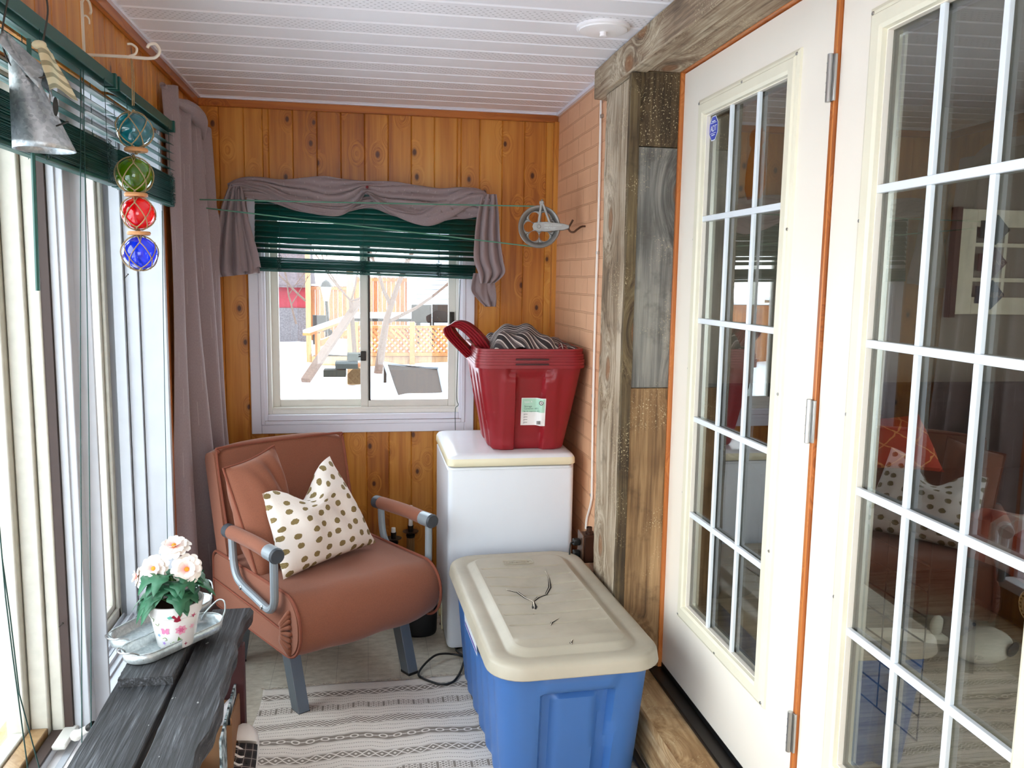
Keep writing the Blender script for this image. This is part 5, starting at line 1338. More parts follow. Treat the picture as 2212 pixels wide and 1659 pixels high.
# side panels with a gathered bunch and a mid seam
for s_ in (-1, 1):
    x = s_*(W2+.004)
    fin('side_seam', tube(BM(), [(x, .58, .345), (x, .2, .335), (x, .0, .325)], .004, 6), M['piping'], seat)
    b = BM(); rn = random.Random(2)
    for k in range(9):
        a = -1.25+2.5*k/8
        tube(b, spline([(x-s_*.012, .0-.0, .33), (x+s_*.012, -.022-.01*cos(a), .33+.028*sin(a)), (x+s_*.008, -.045, .33+.055*sin(a)), (x-s_*.004, -.075+.015*abs(sin(a)), .33+.085*sin(a))], 4), [.004]+[.0095]*11+[.004], 6)
    fin('gathered_corner', b, M['rust'], seat, ang=80)
bp = [(.395, .44), (.52, .44), (.655, .862), (.64, .885), (.60, .888), (.575, .870)]
bp = side_prof(0, .105, 0, .47, .03, .035); 
def tilt(p):  # lean the back
    y, z = p; a = radians(15); return (.455+y*cos(a)+z*sin(a), .425+z*cos(a)-y*sin(a))
bp = [tilt(p) for p in bp]
bk = fin('backrest', slab(bp, -.290, .290, .05, seed=4, edge=.03), M['rust'], ch, ang=60)
# piping round the front face of the back
a = radians(15); fx_ = lambda x, z: (x, .455+z*sin(a)-.002, .425+z*cos(a))
outl = [(-.275, .02), (-.281, .4), (-.270, .445), (-.235, .462), (.235, .462), (.270, .445), (.281, .4), (.275, .02)]
fin('piping', tube(BM(), spline([fx_(x, z) for x, z in outl], 6), .0055, 6), M['piping'], bk)
for s_ in (-1, 1):
    x = s_*.326; z = .602
    arm = fin('armrest', tube(BM(), spline([(x, .03, z), (x, .12, z+.003), (x, .25, z), (x, .335, z-.004)], 5), .0265, 16), M['rust'], ch, ang=50)
    fin('arm_end_sleeve', tube(BM(), [(x, -.028, z), (x, .035, z)], .0275, 18), M['chair_metal'], arm, bevel=.001)
    fin('arm_end_cap', tube(BM(), [(x, -.036, z), (x, -.026, z)], [.0245, .0285], 18), M['cap'], arm)
    fin('arm_end_cap', tube(BM(), [(x, .335, z-.004), (x, .372, z-.006)], .027, 18), M['cap'], arm)
    pts = spline([(x, -.005, z-.02), (x, -.005, .49), (x, .0, .425), (x, .04, .392), (x, .14, .402), (x, .25, .418), (x, .30, .44), (x, .325, .49), (x, .335, z-.02)], 6)
    uf = fin('arm_frame', tube(BM(), pts, .0145, 10), M['chair_metal'], ch)
    for y, zz in ((.07, .394), (.24, .416)):
        b = BM(); lathe(b, [(0, .004), (.006, .004), (.009, 0)], (x+s_*.014, y, zz), 12, m=Matrix(((0, 0, s_), (0, 1, 0), (1, 0, 0)))); fin('bolt', b, M['steel'], uf)
    # legs: square tube, side rail then bent down and forward
    def leg(bm, x, ya, yb): 
        w, d = .022, .03
        loft(bm, [[(x-w, ya-d, .235), (x+w, ya-d, .235), (x+w, ya+d, .235), (x-w, ya+d, .235)], [(x-w, yb-d*.9, 0.008), (x+w, yb-d*.9, 0.008), (x+w, yb+d*.9, 0.008), (x-w, yb+d*.9, 0.008)]])
    b = BM(); leg(b, s_*.235, .075, -.005); lg = fin('leg', b, M['leg_metal'], ch, bevel=.002, smooth=False)
    fin('leg_foot', bx(s_*.235-.022, s_*.235+.022, -.033, .023, .0, .010), M['black'], lg, smooth=False)
    b = BM(); leg(b, s_*.235, .45, .52); lg = fin('leg', b, M['leg_metal'], ch, bevel=.002, smooth=False)
    fin('leg_foot', bx(s_*.235-.022, s_*.235+.022, .493, .549, .0, .010), M['black'], lg, smooth=False)
    fin('side_rail', bx(s_*.235-.022, s_*.235+.022, .03, .50, .205, .243), M['leg_metal'], ch, bevel=.002)
fin('care_tag', bx(-.30, -.297, .40, .43, .462, .52), M['white'], ch, smooth=False)
def chw(x, y, z): return ch.matrix_basis @ Vector((x, y, z))
bpy.context.view_layer.update()
MW = Matrix.Translation(ch.location) @ Matrix.Rotation(radians(32), 4, 'Z')
def CW(x, y, z): return MW @ Vector((x, y, z))
def onlocal(px, py, yl):
    """pixel to a plane at chair-local depth yl"""
    n_ = MW.to_3x3() @ Vector((0, 1, 0)); o = CW(0, yl, 0); d = ray(px, py); return EYE + d*((o-EYE).dot(n_)/d.dot(n_))
# brown pillow leaning at the left of the back
q4 = [onlocal(560, 1262, .20), onlocal(640, 1225, .30), onlocal(592, 962, .40), onlocal(482, 1012, .36)]
nr = (q4[1]-q4[0]).cross(q4[3]-q4[0])
b = BM(); ed = cushion(b, q4, .17, -nr if nr.y > 0 else nr, 26, .05, wr=.012, seed=2)
pl_ = fin('throw_pillow', b, M['rust'], ang=70); tag(pl_, 'plain rust brown pillow leaning at the left of the armchair back', 'pillow')
fin('piping', tube(BM(), ed, .0045, 6, closed=True), M['piping'], pl_)
q4 = [onlocal(612, 1252, .10), onlocal(812, 1172, .20), onlocal(712, 985, .36), onlocal(566, 1066, .20)]
b = BM(); cushion(b, q4, .16, (q4[1]-q4[0]).cross(q4[3]-q4[0]), 30, .04, dent=(.48, .62, .22, .10), wr=.014, seed=5)
tag(fin('throw_pillow', b, M['dots'], ang=70), 'white pillow with gold brown dots propped on the armchair seat', 'pillow')

# ---- freezer
fz = thing('chest_freezer', 'small white chest freezer with a yellowed lid edge in the back right corner', 'freezer', (.5855, 3.575, 0))
w2_, d2_ = .2625, .285
b = BM(); loft(b, [[(x, y, z) for x, y in rrect(2*w2_-i_, 2*d2_-i_, .022)] for z, i_ in ((.018, .012), (.03, 0), (.765, 0), (.772, 0), (.775, .012), (.782, .012))])
fin('body', b, M['freezer'], fz, ang=50)
b = BM(); loft(b, [[(x, y, z) for x, y in rrect(2*w2_-.02, 2*d2_-.02, .02)] for z in (.778, .79)]); fin('lid_gasket', b, simple('grey gasket', '9a9a98', .6), fz)
b = BM(); loft(b, [[(x, y-.004, z) for x, y in rrect(2*w2_+i_, 2*d2_+.012+i_, .028)] for z, i_ in ((.790, .0), (.794, .008), (.815, .006), (.822, .0))], capt=False)
ld = fin('lid', b, M['cream'], fz, ang=50)
b = BM(); loft(b, [[(x, y-.004, z) for x, y in rrect(2*w2_+i_, 2*d2_+.012+i_, .028)] for z, i_ in ((.8215, .001), (.832, -.014), (.8365, -.04), (.8375, -.1))]); fin('lid_top', b, M['freezer_lid'], ld, ang=50)
b = BM(); loft(b, [[(w2_+.002+x*1.0, -.20+y, z) for x, y in rrect(.02, .05, .008)] for z in (.69, .70, .80, .81)]); fin('hinge_cover', b, M['freezer_lid'], fz)
b = BM(); zc = P(950, 1320, 0, .585-w2_).z; yc = P(953, 1320, 0, .585-w2_).y-3.575
loft(b, [[(-w2_-.004+.0*x, yc+x, zc+y) for x, y in rrect(.075, .15, .012)], [(-w2_+.004, yc+x, zc+y) for x, y in rrect(.075, .15, .012)]]); cp = fin('control_plate', b, M['cream'], fz)
b = BM(); lathe(b, [(0, .010), (.015, .010), (.018, 0)], (-w2_-.003, yc, zc+.025), 20, m=Matrix(((0, 0, -1), (0, 1, 0), (1, 0, 0)))); fin('thermostat_knob', b, simple('beige knob', 'c8b47c', .5), cp)
b = BM(); lathe(b, [(0, .004), (.005, .004), (.006, 0)], (-w2_-.003, yc, zc-.03), 12, m=Matrix(((0, 0, -1), (0, 1, 0), (1, 0, 0)))); fin('indicator', b, M['black'], cp)
for sx in (-1, 1):
    for sy in (-1, 1): fin('foot', lathe(BM(), [(.018, 0), (.018, .02), (0, .02)], (sx*(w2_-.05), sy*(d2_-.05), 0), 12), M['black'], fz)

# ---- storage tote builder: tapering body with rim, ribs and handle recess
def tote(w0, d0, w1, d1, H, rimh, mat, parent, ch_=None, nz=26, rib=None, rr_=.05, rimo=.012, lip=True):
    b = BM(); rings = []
    NP = 200
    def outline(w, d, r):
        # evenly spaced points round a rounded rectangle
        pts = [Vector((x, y, 0)) for x, y in rrect(w, d, r, 8)]; pts.append(pts[0]); L_ = [0]
        for a, c in zip(pts, pts[1:]): L_.append(L_[-1]+(c-a).length)
        out = []; j = 0
        for k in range(NP):
            s_ = L_[-1]*k/NP
            while L_[j+1] < s_: j += 1
            out.append(pts[j].lerp(pts[j+1], (s_-L_[j])/(L_[j+1]-L_[j])))
        return out
    zs = [0, .004, .012]+[.012+(H-rimh-.012)*k/nz for k in range(1, nz+1)]
    for i, z in enumerate(zs):
        t = z/H; w = w0+(w1-w0)*t; d = d0+(d1-d0)*t
        if i == 0: w -= .02; d -= .02
        elif i == 1: w -= .006; d -= .006
        ring = []
        for p in outline(w, d, rr_):
            q_ = p.copy(); 
            if ch_: q_ = ch_(q_, z, w, d)
            ring.append((q_.x, q_.y, z))
        rings.append(ring)
    w, d = w0+(w1-w0)*(H-rimh)/H, d0+(d1-d0)*(H-rimh)/H
    for z, o_ in ((H-rimh, rimo*.3), (H-rimh, rimo), (H-rimh*.66, rimo), (H-rimh*.62, rimo*.8), (H-rimh*.58, rimo), (H-rimh*.3, rimo), (H-rimh*.26, rimo*.8), (H-rimh*.22, rimo), (H, rimo), (H, 0)):
        ring = []
        for p in outline(w+2*o_, d+2*o_, rr_+.01):
            q_ = p.copy()
            if lip and o_ > 0: q_ = lip_cut(q_, z, w+2*o_, d+2*o_) if callable(lip) else q_
            ring.append((q_.x, q_.y, z))
        rings.append(ring)
    loft(b, rings, capt=False)
    return b
def sst(x, a, c): t = max(0, min(1, (x-a)/(c-a))); return t*t*(3-2*t)
def red_ch(p, z, w, d):
    # end panel: two raised pads with a recessed channel between, stepped under the handle
    if abs(abs(p.y)-d/2) < .006:
        k = (1-sst(abs(p.x-.0), .052, .064)) ; top = 1-sst(z, .30, .335)
        sh = (1-sst(abs(p.x), .085, .10))*sst(z, .30, .32)
        p.y -= (p.y/abs(p.y))*(.020*k*top+.010*sh)
        p.y += (p.y/abs(p.y))*.006*(sst(abs(p.x), .052, .064)*(1-sst(abs(p.x), .11, .125)))*top
    if abs(abs(p.x)-w/2) < .006:
        k = 0
        for c in (-.16, .0, .16): k = max(k, 1-sst(abs(p.y-c), .03, .045))
        p.x -= (p.x/abs(p.x))*.012*k*(1-sst(z, .30, .33))
    return p
RZ = .8378; RC = (.668, 3.575, RZ)
tr_names = ['dark red storage tote with a paper label, bottom one nested on the freezer', 'dark red tote nested between two others, only its rim showing', 'dark red plastic tote at the top of the nested stack holding the blankets']
body0 = None
rt0 = thing('storage_tote', tr_names[0], 'storage tote', RC, radians(-1.5), 'nested red totes on the freezer')
bmr = tote(.315, .42, .440, .56, .385, .034, M['red_tote'], None, red_ch, rr_=.045, rimo=.013)
fin('body', bmr, M['red_tote'], rt0, ang=40, solid=.003)
for i in (1, 2):
    c = copy_tree(rt0); c.location = (RC[0], RC[1], RC[2]+.021*i); c['label'] = tr_names[i]
    for k_ in c.children: k_.scale = (.985, .985, 1) if i == 1 else (.97, .97, 1)
# front rim slots drawn as thin bars, their shade put into the dark red
for i in (0, 1):
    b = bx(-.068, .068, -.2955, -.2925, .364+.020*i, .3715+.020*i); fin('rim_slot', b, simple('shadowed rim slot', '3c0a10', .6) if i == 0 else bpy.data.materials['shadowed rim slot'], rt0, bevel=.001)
# paper label
y_f = -.245
def lab(u, v, s_=0):
    x = -.032+.098*u; z = .105+.118*v
    yy = -(.42+(.56-.42)*z/.385)/2 + .020*(1-sst(abs(x), .030, .050)) - .003 - s_ - .007*sst(abs(x), .030, .050)
    return Vector((x+.0*v, yy, z))
b = BM(); sheet(b, lab, 20, 6); lb_ = fin('paper_label', b, simple('white paper', 'eeecea', .6), rt0, ang=80)
b = BM(); sheet(b, lambda u, v: lab(.03+.93*u, .485+.49*v, .0006), 20, 4); fin('label_green_band', b, simple('mint print', 'b4dcc6', .6), lb_, ang=80)
ink = simple('dark green ink', '2c4a40', .7); wi = simple('white ink', 'f4f8f4', .6); gi = simple('grey ink', '6c6864', .7); ki = simple('black ink', '101010', .6)
tsl = (.56-.42)/2/.385
def lt(body, u, v, size, mat): 
    p = lab(.95, v, .0012); p.x = lab(u, v).x; text('label_print', body, size, mat, lb_, basis(tuple(p), (1, 0, 0), (0, -tsl, 1)), .0001)
lt('type A', .08, .86, .0125, wi); lt('Storage', .08, .70, .0105, ink); lt('Container, 68 L', .08, .62, .0095, ink); lt('Bac de rangement, 68 L', .06, .53, .0072, ink)
for v_ in (.40, .30, .20, .10): lt('□', .06, v_, .007, gi); 
for i, v_ in enumerate((.40, .30, .20, .10)): fin('label_line', bx(-.020, -.004, lab(.2, v_).y-.0012, lab(.2, v_).y-.0008, lab(.2, v_).z, lab(.2, v_).z+.0016), gi, lb_, smooth=False)
b = BM(); pz = lab(.95, .84, .0012); pz.x = lab(.8, .84).x; lathe(b, [(.0062, 0), (.0095, 0), (.0095, .0004), (.0062, .0004)], tuple(pz), 24, m=Matrix.Rotation(pi/2, 4, 'X')); fin('round_seal', b, gi, lb_, smooth=False)
b = BM(); lathe(b, [(0, .0002), (.006, .0002)], tuple(pz), 20, m=Matrix.Rotation(pi/2, 4, 'X')); sl_ = fin('seal_centre', b, wi, lb_, smooth=False)
b = BM(); ol = [(0, .004), (.001, .0015), (.0035, .001), (.002, -.001), (.0008, -.0015), (0, -.0035), (-.0008, -.0015), (-.002, -.001), (-.0035, .001), (-.001, .0015)]
b.faces.new([b.verts.new((pz.x+x, pz.y-.0008, pz.z+z)) for x, z in ol]); fin('leaf_mark', b, ki, lb_, smooth=False)
b = BM(); rb = random.Random(4); x = .030
p = lab(.95, .12, .0012)
while x < .046: w = rb.choice((.0005, .001, .0014)); box(b, x, x+w, p.y-.0006, p.y, .112, .127); x += w+rb.choice((.0005, .0009))
fin('barcode', b, ki, lb_, smooth=False)

# lids standing in the tote
def lid_arc(k):
    t = thing('tote_lid', ['dark red curved tote lid edge sticking out at the left of the red totes', 'second dark red lid tucked behind the first one in the red totes'][k], 'lid', (.44+.014*k, 3.50+.03*k, RZ+.36), 0, 'red lids standing in the totes')
    b = BM(); A = P(985, 703, 1, 3.46); B3 = P(1002, 696, 1, 3.46)
    path = spline([Vector((.10, -.04, .0)), Vector((.05, -.03, .06)), Vector((.01, -.02, .11)), Vector((-.035, .0, .148)), Vector((-.075, .02, .158)), Vector((-.098, .03, .145)), Vector((-.09, .04, .115)), Vector((-.05, .05, .07)), Vector((.0, .05, .02))], 6)
    def f(u, v):
        p = path[int(round(u*(len(path)-1)))]; d = Vector((.045*(1-u*.3), .006, .022))
        return p+d*(v-.5)+Vector((0, -.006*(1 if int(v*8) % 2 else 0), 0))
    sheet(b, f, len(path)-1, 8, uvl=True); fin('lid_panel', b, M['red_tote'], t, ang=40, solid=.004); return t
lid_arc(0); lid_arc(1)
# blanket heap
bl_ = BM(); hz_ = [(-.17, .30), (-.1, .44), (0, .47), (.12, .445), (.22, .42), (.26, .36)]
def heap(u, v):
    x = -.165+.385*u; y = -.255+.38*v
    h = .385+.040+.070*sin(pi*min(1, u*1.35+.08))**.7*(.5+.5*sin(pi*min(1, v+.25)))+.022*sin(pi*u)*(1-abs(2*v-1))+.012*sin(9*u+14*v)+.008*sin(23*u-7*v)
    e = min(u, 1-u, v, 1-v); h -= .06*max(0, 1-e/.10)**1.5
    if v < .12: y += .0
    return Vector((RC[0]+x, RC[1]+y, RZ+h))
sheet(bl_, heap, 60, 50); tag(fin('folded_blanket', bl_, M['stripe'], ang=80, solid=.008), 'grey and white striped blanket heaped in the top red tote', 'blanket')
b = BM(); sheet(b, lambda u, v: Vector((RC[0]+.055+.16*u, RC[1]-.245+.10*v, RZ+.405+.034*sin(pi*u)*sin(pi*(.15+.85*v))+.006*sin(17*u))), 30, 16)
tag(fin('flannel_shirt', b, M['plaid_red'], ang=80, solid=.006), 'dark red plaid cloth bunched beside the striped blanket in the tote', 'cloth')

# ---- big blue tote
BT = (.590, 2.70, 0)
bt = thing('storage_tote', 'large blue storage tote with a cracked beige lid in front of the freezer', 'storage tote', BT, radians(2.2))
def blue_ch(p, z, w, d):
    if abs(abs(p.x)-w/2) < .006:
        k = .5+.5*cos(2*pi*p.y/.125); p.x -= (p.x/abs(p.x))*.009*(1-k)*(1-sst(z, .34, .37))*(1-sst(abs(p.y), .40, .42))
    if abs(abs(p.y)-d/2) < .006:
        s_ = p.y/abs(p.y)
        hd = (1-sst(abs(p.x), .105, .115))
        mid = (1-sst(abs(p.x), .055, .075))
        p.y -= s_*(.030*hd*(1-sst(z, .33, .345))+.0*mid); p.y += s_*(.018*mid*(1-sst(z, .32, .33)))
        p.y += s_*.010*hd*sst(z, .345, .355)*(1-sst(z, .385, .40))
    return p
bb = tote(.42, .82, .478, .912, .43, .02, M['blue_tote'], bt, blue_ch, rr_=.075, nz=34, rimo=.006)
body = fin('body', bb, M['blue_tote'], bt, ang=40, solid=.003)
LW, LD, LR = .525, .985, .105
b = BM()
def ll(z, i_, r=LR, n=8):
    return [(x, y, z) for x, y in rrect(LW-2*i_, LD-2*i_, max(.02, r-i_*.6), n)]
loft(b, [ll(.412, -.002), ll(.415, -.004), ll(.444, .001), ll(.450, .004), ll(.455, .010), ll(.4575, .018), ll(.4545, .052), ll(.452, .058), ll(.453, .066), ll(.466, .082), ll(.468, .092)], capb=False, capt=False)
# raised panel top as a fine grid so that it can sag around the cracks
lid = fin('lid', b, M['lid'], bt, ang=40)
iw, idp = LW-2*.092, LD-2*.092
ir = LR-.092*.6
def ltop(x, y):
    s_ = .468+.0*x
    sag = -.016*exp(-((x+.0)**2/.012+(y-.10)**2/.02)) - .005*exp(-((x-.0)**2/.02+(y+.18)**2/.03))
    g = 0
    for k in range(7):
        yc_ = .285-.086*k
        if abs(x) < .155: g -= .0060*exp(-((y-yc_)/.0042)**2)
    g += .0035*exp(-((abs(x)-.0)/.004)**2)*0
    lip_ = .003*exp(-((y+.345)/.02)**2)
    return s_+sag+g+lip_
b = BM(); NX, NY = 60, 360
def tp_(u, v):
    x = (u-.5)*iw; y = (v-.5)*idp
    ax_ = abs(x)-(iw/2-ir); ay = abs(y)-(idp/2-ir)
    if ax_ > 0 and ay > 0:
        L_ = sqrt(ax_*ax_+ay*ay)
        if L_ > ir: x *= (iw/2-ir+ax_*ir/L_)/abs(x); y *= (idp/2-ir+ay*ir/L_)/abs(y)
    e = min(1, min(iw/2-abs(x), idp/2-abs(y))/.012) ; e = max(0, e)
    return Vector((x, y, .468+(ltop(x, y)-.468)*e))
sheet(b, tp_, NX, NY, uvl=False); bmesh.ops.remove_doubles(b, verts=b.verts, dist=1e-5)
fin('lid_panel', b, M['lid'], lid, ang=70)
# cracks: open slits seen as thin dark jagged wedges with a pale broken edge
def l2(px, py):
    p = P(px, py, 2, .468)-Vector(BT); a_ = -radians(2.2); return (p.x*cos(a_)-p.y*sin(a_), p.x*sin(a_)+p.y*cos(a_))
crk = simple('dark crack gap', '1e1812', .9); cre = simple('pale broken plastic edge', 'e4dccb', .5)
def crack(pixels, w, nm='crack'):
    pts = [Vector((*l2(x, y), 0)) for x, y in pixels]; b = BM(); n = len(pts); top = []; bot = []; rn = random.Random(n)
    for i, p in enumerate(pts):
        t = (pts[min(n-1, i+1)]-pts[max(0, i-1)]).normalized(); s_ = Vector((-t.y, t.x, 0)); ww = 2.4*w*sin(pi*(i+.3)/(n-.4+.001))*rn.uniform(.7, 1.2)
        z = ltop(p.x, p.y)+.0012
        top.append(b.verts.new(p+s_*ww+Vector((0, 0, z)))); bot.append(b.verts.new(p-s_*ww+Vector((0, 0, z))))
    for i in range(n-1): b.faces.new((top[i], top[i+1], bot[i+1], bot[i]))
    fin(nm, b, crk, lid, smooth=False)
    b = BM(); tube(b, [v_+Vector((.0, .002, ltop(v_.x, v_.y)+.001)) for v_ in pts], .0011, 5); fin('crack_edge', b, cre, lid)
crack([(1178, 1232), (1186, 1245), (1188, 1262), (1180, 1276), (1163, 1284), (1152, 1295), (1153, 1308)], .0028)
crack([(1082, 1264), (1100, 1272), (1118, 1274), (1135, 1287), (1152, 1296)], .0022)
crack([(1153, 1296), (1155, 1308), (1152, 1322)], .0040)
crack([(1206, 1334), (1192, 1342), (1190, 1349)], .0018); crack([(1237, 1382), (1233, 1389), (1236, 1392)], .0018)
b = BM(); c0 = l2(1119, 1214)
fr_ = [(x*1.0+c0[0], y+c0[1]) for x, y in rrect(.115, .040, .006)]
tube(b, [(x, y, .4685) for x, y in fr_], .0018, 6, closed=True); fin('brand_panel', b, M['lid'], lid)
text('embossed_name', 'Rubbermaid', .019, M['lid'], lid, basis((c0[0]-.05, c0[1]-.006, .4678), (1, 0, 0), (0, 1, 0)), .0016)
# sticker on the left side near the front
def side(y, z, o_=0): 
    w = .425+(.49-.425)*z/.43; return Vector((-w/2-.0012-o_, y, z))
ys = [l2(1000, 1330)[1], l2(1025, 1395)[1]]
ya_, yb_ = P(1004, 1345, 0, BT[0]-.243).y-BT[1], P(1024, 1395, 0, BT[0]-.243).y-BT[1]
b = BM(); v = [side(yb_, .385), side(ya_, .385), side(ya_, .30), side(yb_, .30)]; b.faces.new([b.verts.new(p) for p in v]); sk = fin('product_sticker', b, S2, bt, smooth=False)
b = BM(); v = [side(yb_+.01, .318, .0006), side(ya_-.01, .318, .0006), side(ya_-.01, .307, .0006), side(yb_+.01, .307, .0006)]; b.faces.new([b.verts.new(p) for p in v]); fin('purple_print', b, simple('purple print', '5a48b0', .5), sk, smooth=False)
for k in range(3):
    b = BM(); ico(b, side((ya_+yb_)/2+.025*(k-1), .355, .0002), .009, 1, (.05, .8, 1.2)); fin('print_blot', b, simple('dark print', '2c2448', .5) if k == 0 else bpy.data.materials['dark print'], sk)

# ---- bench with things on it
BZ = .48
bn = thing('plank_bench', 'low bench of black weathered planks along the left windows', 'bench', (-.5, 2.1, 0))
def plank(e0, e1, y0, y1, zt, th, seed, live=None, n=70):
    rn = random.Random(seed); j0 = j1 = 0; rings = []
    for i in range(n+1):
        t = i/n; y = y0+(y1-y0)*t; j0 = j0*.8+rn.uniform(-.0012, .0012); j1 = j1*.8+rn.uniform(-.0012, .0012)
        a = e0[0]+(e0[1]-e0[0])*t+j0; c = e1[0]+(e1[1]-e1[0])*t+j1+(live(y) if live else 0)
        k = .010 if live else .002
        rings.append([(a+.5, y-2.1, zt-th), (a+.5, y-2.1, zt-.002), (a+.502, y-2.1, zt), (c+.5-k, y-2.1, zt), (c+.5, y-2.1, zt-k*1.2), (c+.5-k*.3, y-2.1, zt-th)])
    b = BM(); loft(b, rings); return b
lv = lambda y: .006*sin(7*y)+.005*sin(19*y+1)+.003*sin(43*y)-.002
fin('seat_plank', plank((-.64, -.655), (-.505, -.508), .6, 2.66, BZ, .04, 1), M['bench_wood'], bn, ang=40)
fin('seat_plank', plank((-.492, -.492), (-.368, -.368), .6, 2.685, BZ, .045, 2, lv), M['bench_wood'], bn, ang=40)
for y in (.8, 2.50): fin('leg_panel', bx(-.13, .128, y-2.1, y-2.1+.035, .004, BZ-.046), simple('dark red brown board', '40181a', .6, var=.15) if y < 1 else bpy.data.materials['dark red brown board'], bn, bevel=.003)
fin('stretcher', bx(-.02, .01, -1.27, .40, .12, .20), bpy.data.materials['dark red brown board'], bn, bevel=.003)
# short board under the trays
sa = P(253, 1470, 2, BZ+.024); sb = P(372, 1465, 2, BZ+.024)
b = plank((sa.x, sa.x-.02), (sb.x, sb.x), 2.185, 2.60, BZ+.025, .0245, 4); o = fin('short_board', b, M['bench_wood'], None, ang=40); o.location = (-.5, 2.1, 0)
tag(o, 'short black board lying on the bench under the metal trays', 'board')
def tray(label, pc, L_, Wd, rz, z):
    t = thing('metal_tray', label, 'tray', (pc[0], pc[1], z), rz, 'oval galvanised trays on the bench')
    def ov(l, w): 
        r = w/2; return [(x, y) for x, y in rrect(l, w, r-.0005, 14)]
    b = BM(); loft(b, [[(x, y, z_) for x, y in ov(L_+a_, Wd+a_)] for a_, z_ in ((-.03, .001), (-.006, .0012), (0, .004), (.008, .030))], capt=False)
    fin('pan', b, M['galv_tray'], t, ang=50, solid=.0012)
    fin('rolled_rim', tube(BM(), [(x, y, .031) for x, y in ov(L_+.008, Wd+.008)], .0018, 6, closed=True), M['galv_tray'], t)
    for s_ in (-1, 1):
        b = BM(); tube(b, spline([(s_*(L_/2-.022), -.038, .012), (s_*(L_/2-.018), -.038, .024), (s_*(L_/2+.006), -.030, .046 if s_ > 0 else .040), (s_*(L_/2+.020), -.012, .066 if s_ > 0 else .040), (s_*(L_/2+.020), .012, .066 if s_ > 0 else .040), (s_*(L_/2+.006), .030, .046 if s_ > 0 else .040), (s_*(L_/2-.018), .038, .024), (s_*(L_/2-.022), .038, .012)], 6), .0022, 8)
        h = fin('handle', b, M['galv_tray'] if s_ > 0 else M['steel'], t)
        for q_ in (-1, 1): b = BM(); ico(b, (s_*(L_/2-.018), q_*.040, .015), .0032, 1); fin('rivet', b, M['steel'], h)
    return t
a = P(276, 1432, 2, BZ+.03); c = P(468, 1345, 2, BZ+.03); d = c-a
tray('front oval galvanised tray under the flower pot', ((a.x+c.x)/2, (a.y+c.y)/2), d.length+.0, .105, atan2(d.y, d.x), BZ+.026)
a2_ = P(252, 1388, 2, BZ+.05); c2_ = P(448, 1290, 2, BZ+.05); d = c2_-a2_
tray('rear oval galvanised tray behind the flower pot by the window', ((a2_.x+c2_.x)/2-.008, (a2_.y+c2_.y)/2+.01), d.length, .105, atan2(d.y, d.x)+.03, BZ+.026)
# potted flowers
pc = P(372, 1405, 2, BZ+.03); pp = thing('potted_flowers', 'white pot painted with pink flowers holding white blossoms and green leaves on the front tray', 'potted plant', (pc.x, pc.y+.052, BZ+.029))
PH = .130
pot = fin('pot', lathe(BM(), [(0, 0), (.046, 0), (.049, .003), (.066, PH*.72), (.070, PH*.74), (.077, PH-.004), (.078, PH), (.073, PH), (.068, PH-.02), (.064, PH-.022)], (0, 0, 0), 48), M['pot'], pp)
fin('soil', lathe(BM(), [(.067, PH-.018), (.03, PH-.012), (0, PH-.014)], (0, 0, 0), 24), M['soil'], pot)
def on_pot(a, z, r_=0.0008):
    R_ = .049+.0175*(z/(PH*.72)) if z < PH*.72 else .070+.007*(z-PH*.74)/(PH*.26)
    return Vector(((R_+r_)*cos(a), (R_+r_)*sin(a), z))
va = atan2(-pc.y, -pc.x)   # angle facing the camera
def paint(nm, pts, col, ao, zo):
    key = 'pot paint '+col; m = bpy.data.materials.get(key) or simple(key, col, .35)
    b = BM(); ct = on_pot(va+ao, zo, .0007); c_ = b.verts.new(ct); vs = [b.verts.new(on_pot(va+ao+x/.055, zo+z)) for x, z in pts]
    for i in range(len(vs)): b.faces.new((c_, vs[i], vs[(i+1) % len(vs)]))
    fin(nm, b, m, pot, smooth=False)
def stroke(nm, pts, col, ao, zo, r=.0011):
    key = 'pot paint '+col; m = bpy.data.materials.get(key) or simple(key, col, .35)
    fin(nm, tube(BM(), [on_pot(va+ao+x/.055, zo+z, 0) for x, z in spline2(pts)], r, 5), m, pot)
def spline2(pts): return [(p.x, p.y) for p in spline([(x, z, 0) for x, z in pts], 5)]
def petal_ring(n, r0, r1, ph=0): 
    return [((r0 if i % 2 else r1)*cos(2*pi*i/(2*n)+ph), (r0 if i % 2 else r1)*sin(2*pi*i/(2*n)+ph)) for i in range(2*n)]
paint('painted_flower', petal_ring(7, .011, .0155), 'eaa0b8', .22, .060); paint('painted_flower', petal_ring(6, .005, .009), 'd86a94', .22, .060)
paint('painted_flower', petal_ring(6, .004, .010), 'f0b8c8', .75, .062)
paint('painted_butterfly', [(0, .003), (.004, .011), (.011, .010), (.009, .002), (.010, -.006), (.004, -.008), (0, -.003), (-.004, -.008), (-.010, -.006), (-.009, .002), (-.011, .010), (-.004, .011)], 'e48cb4', -.48, .058)
paint('painted_flower', [(0, .002), (.004, .013), (.011, .011), (.006, .001), (.009, -.009), (.0, -.012), (-.007, -.009), (-.005, 0), (-.013, .006), (-.006, .012)], 'a02840', .05, .098)
paint('painted_leaf', [(-.012, .004), (-.004, .009), (-.002, .002), (-.008, -.002)], '6cc0b0', -.10, .100); paint('painted_flower', petal_ring(5, .003, .009), 'c05070', .72, .096)
paint('painted_flower', petal_ring(5, .0025, .007), 'b090d8', -.62, .022); paint('painted_flower', petal_ring(5, .0025, .007), '8cb4e0', -.85, .045)
stroke('painted_scroll', [(-.012, .008), (-.004, .011), (.0, .004), (-.006, .002)], '8ca070', -.45, .028); stroke('painted_scroll', [(0, 0), (.006, -.007), (.013, -.004), (.010, .004), (.005, .001)], '8ca070', -.30, .022)
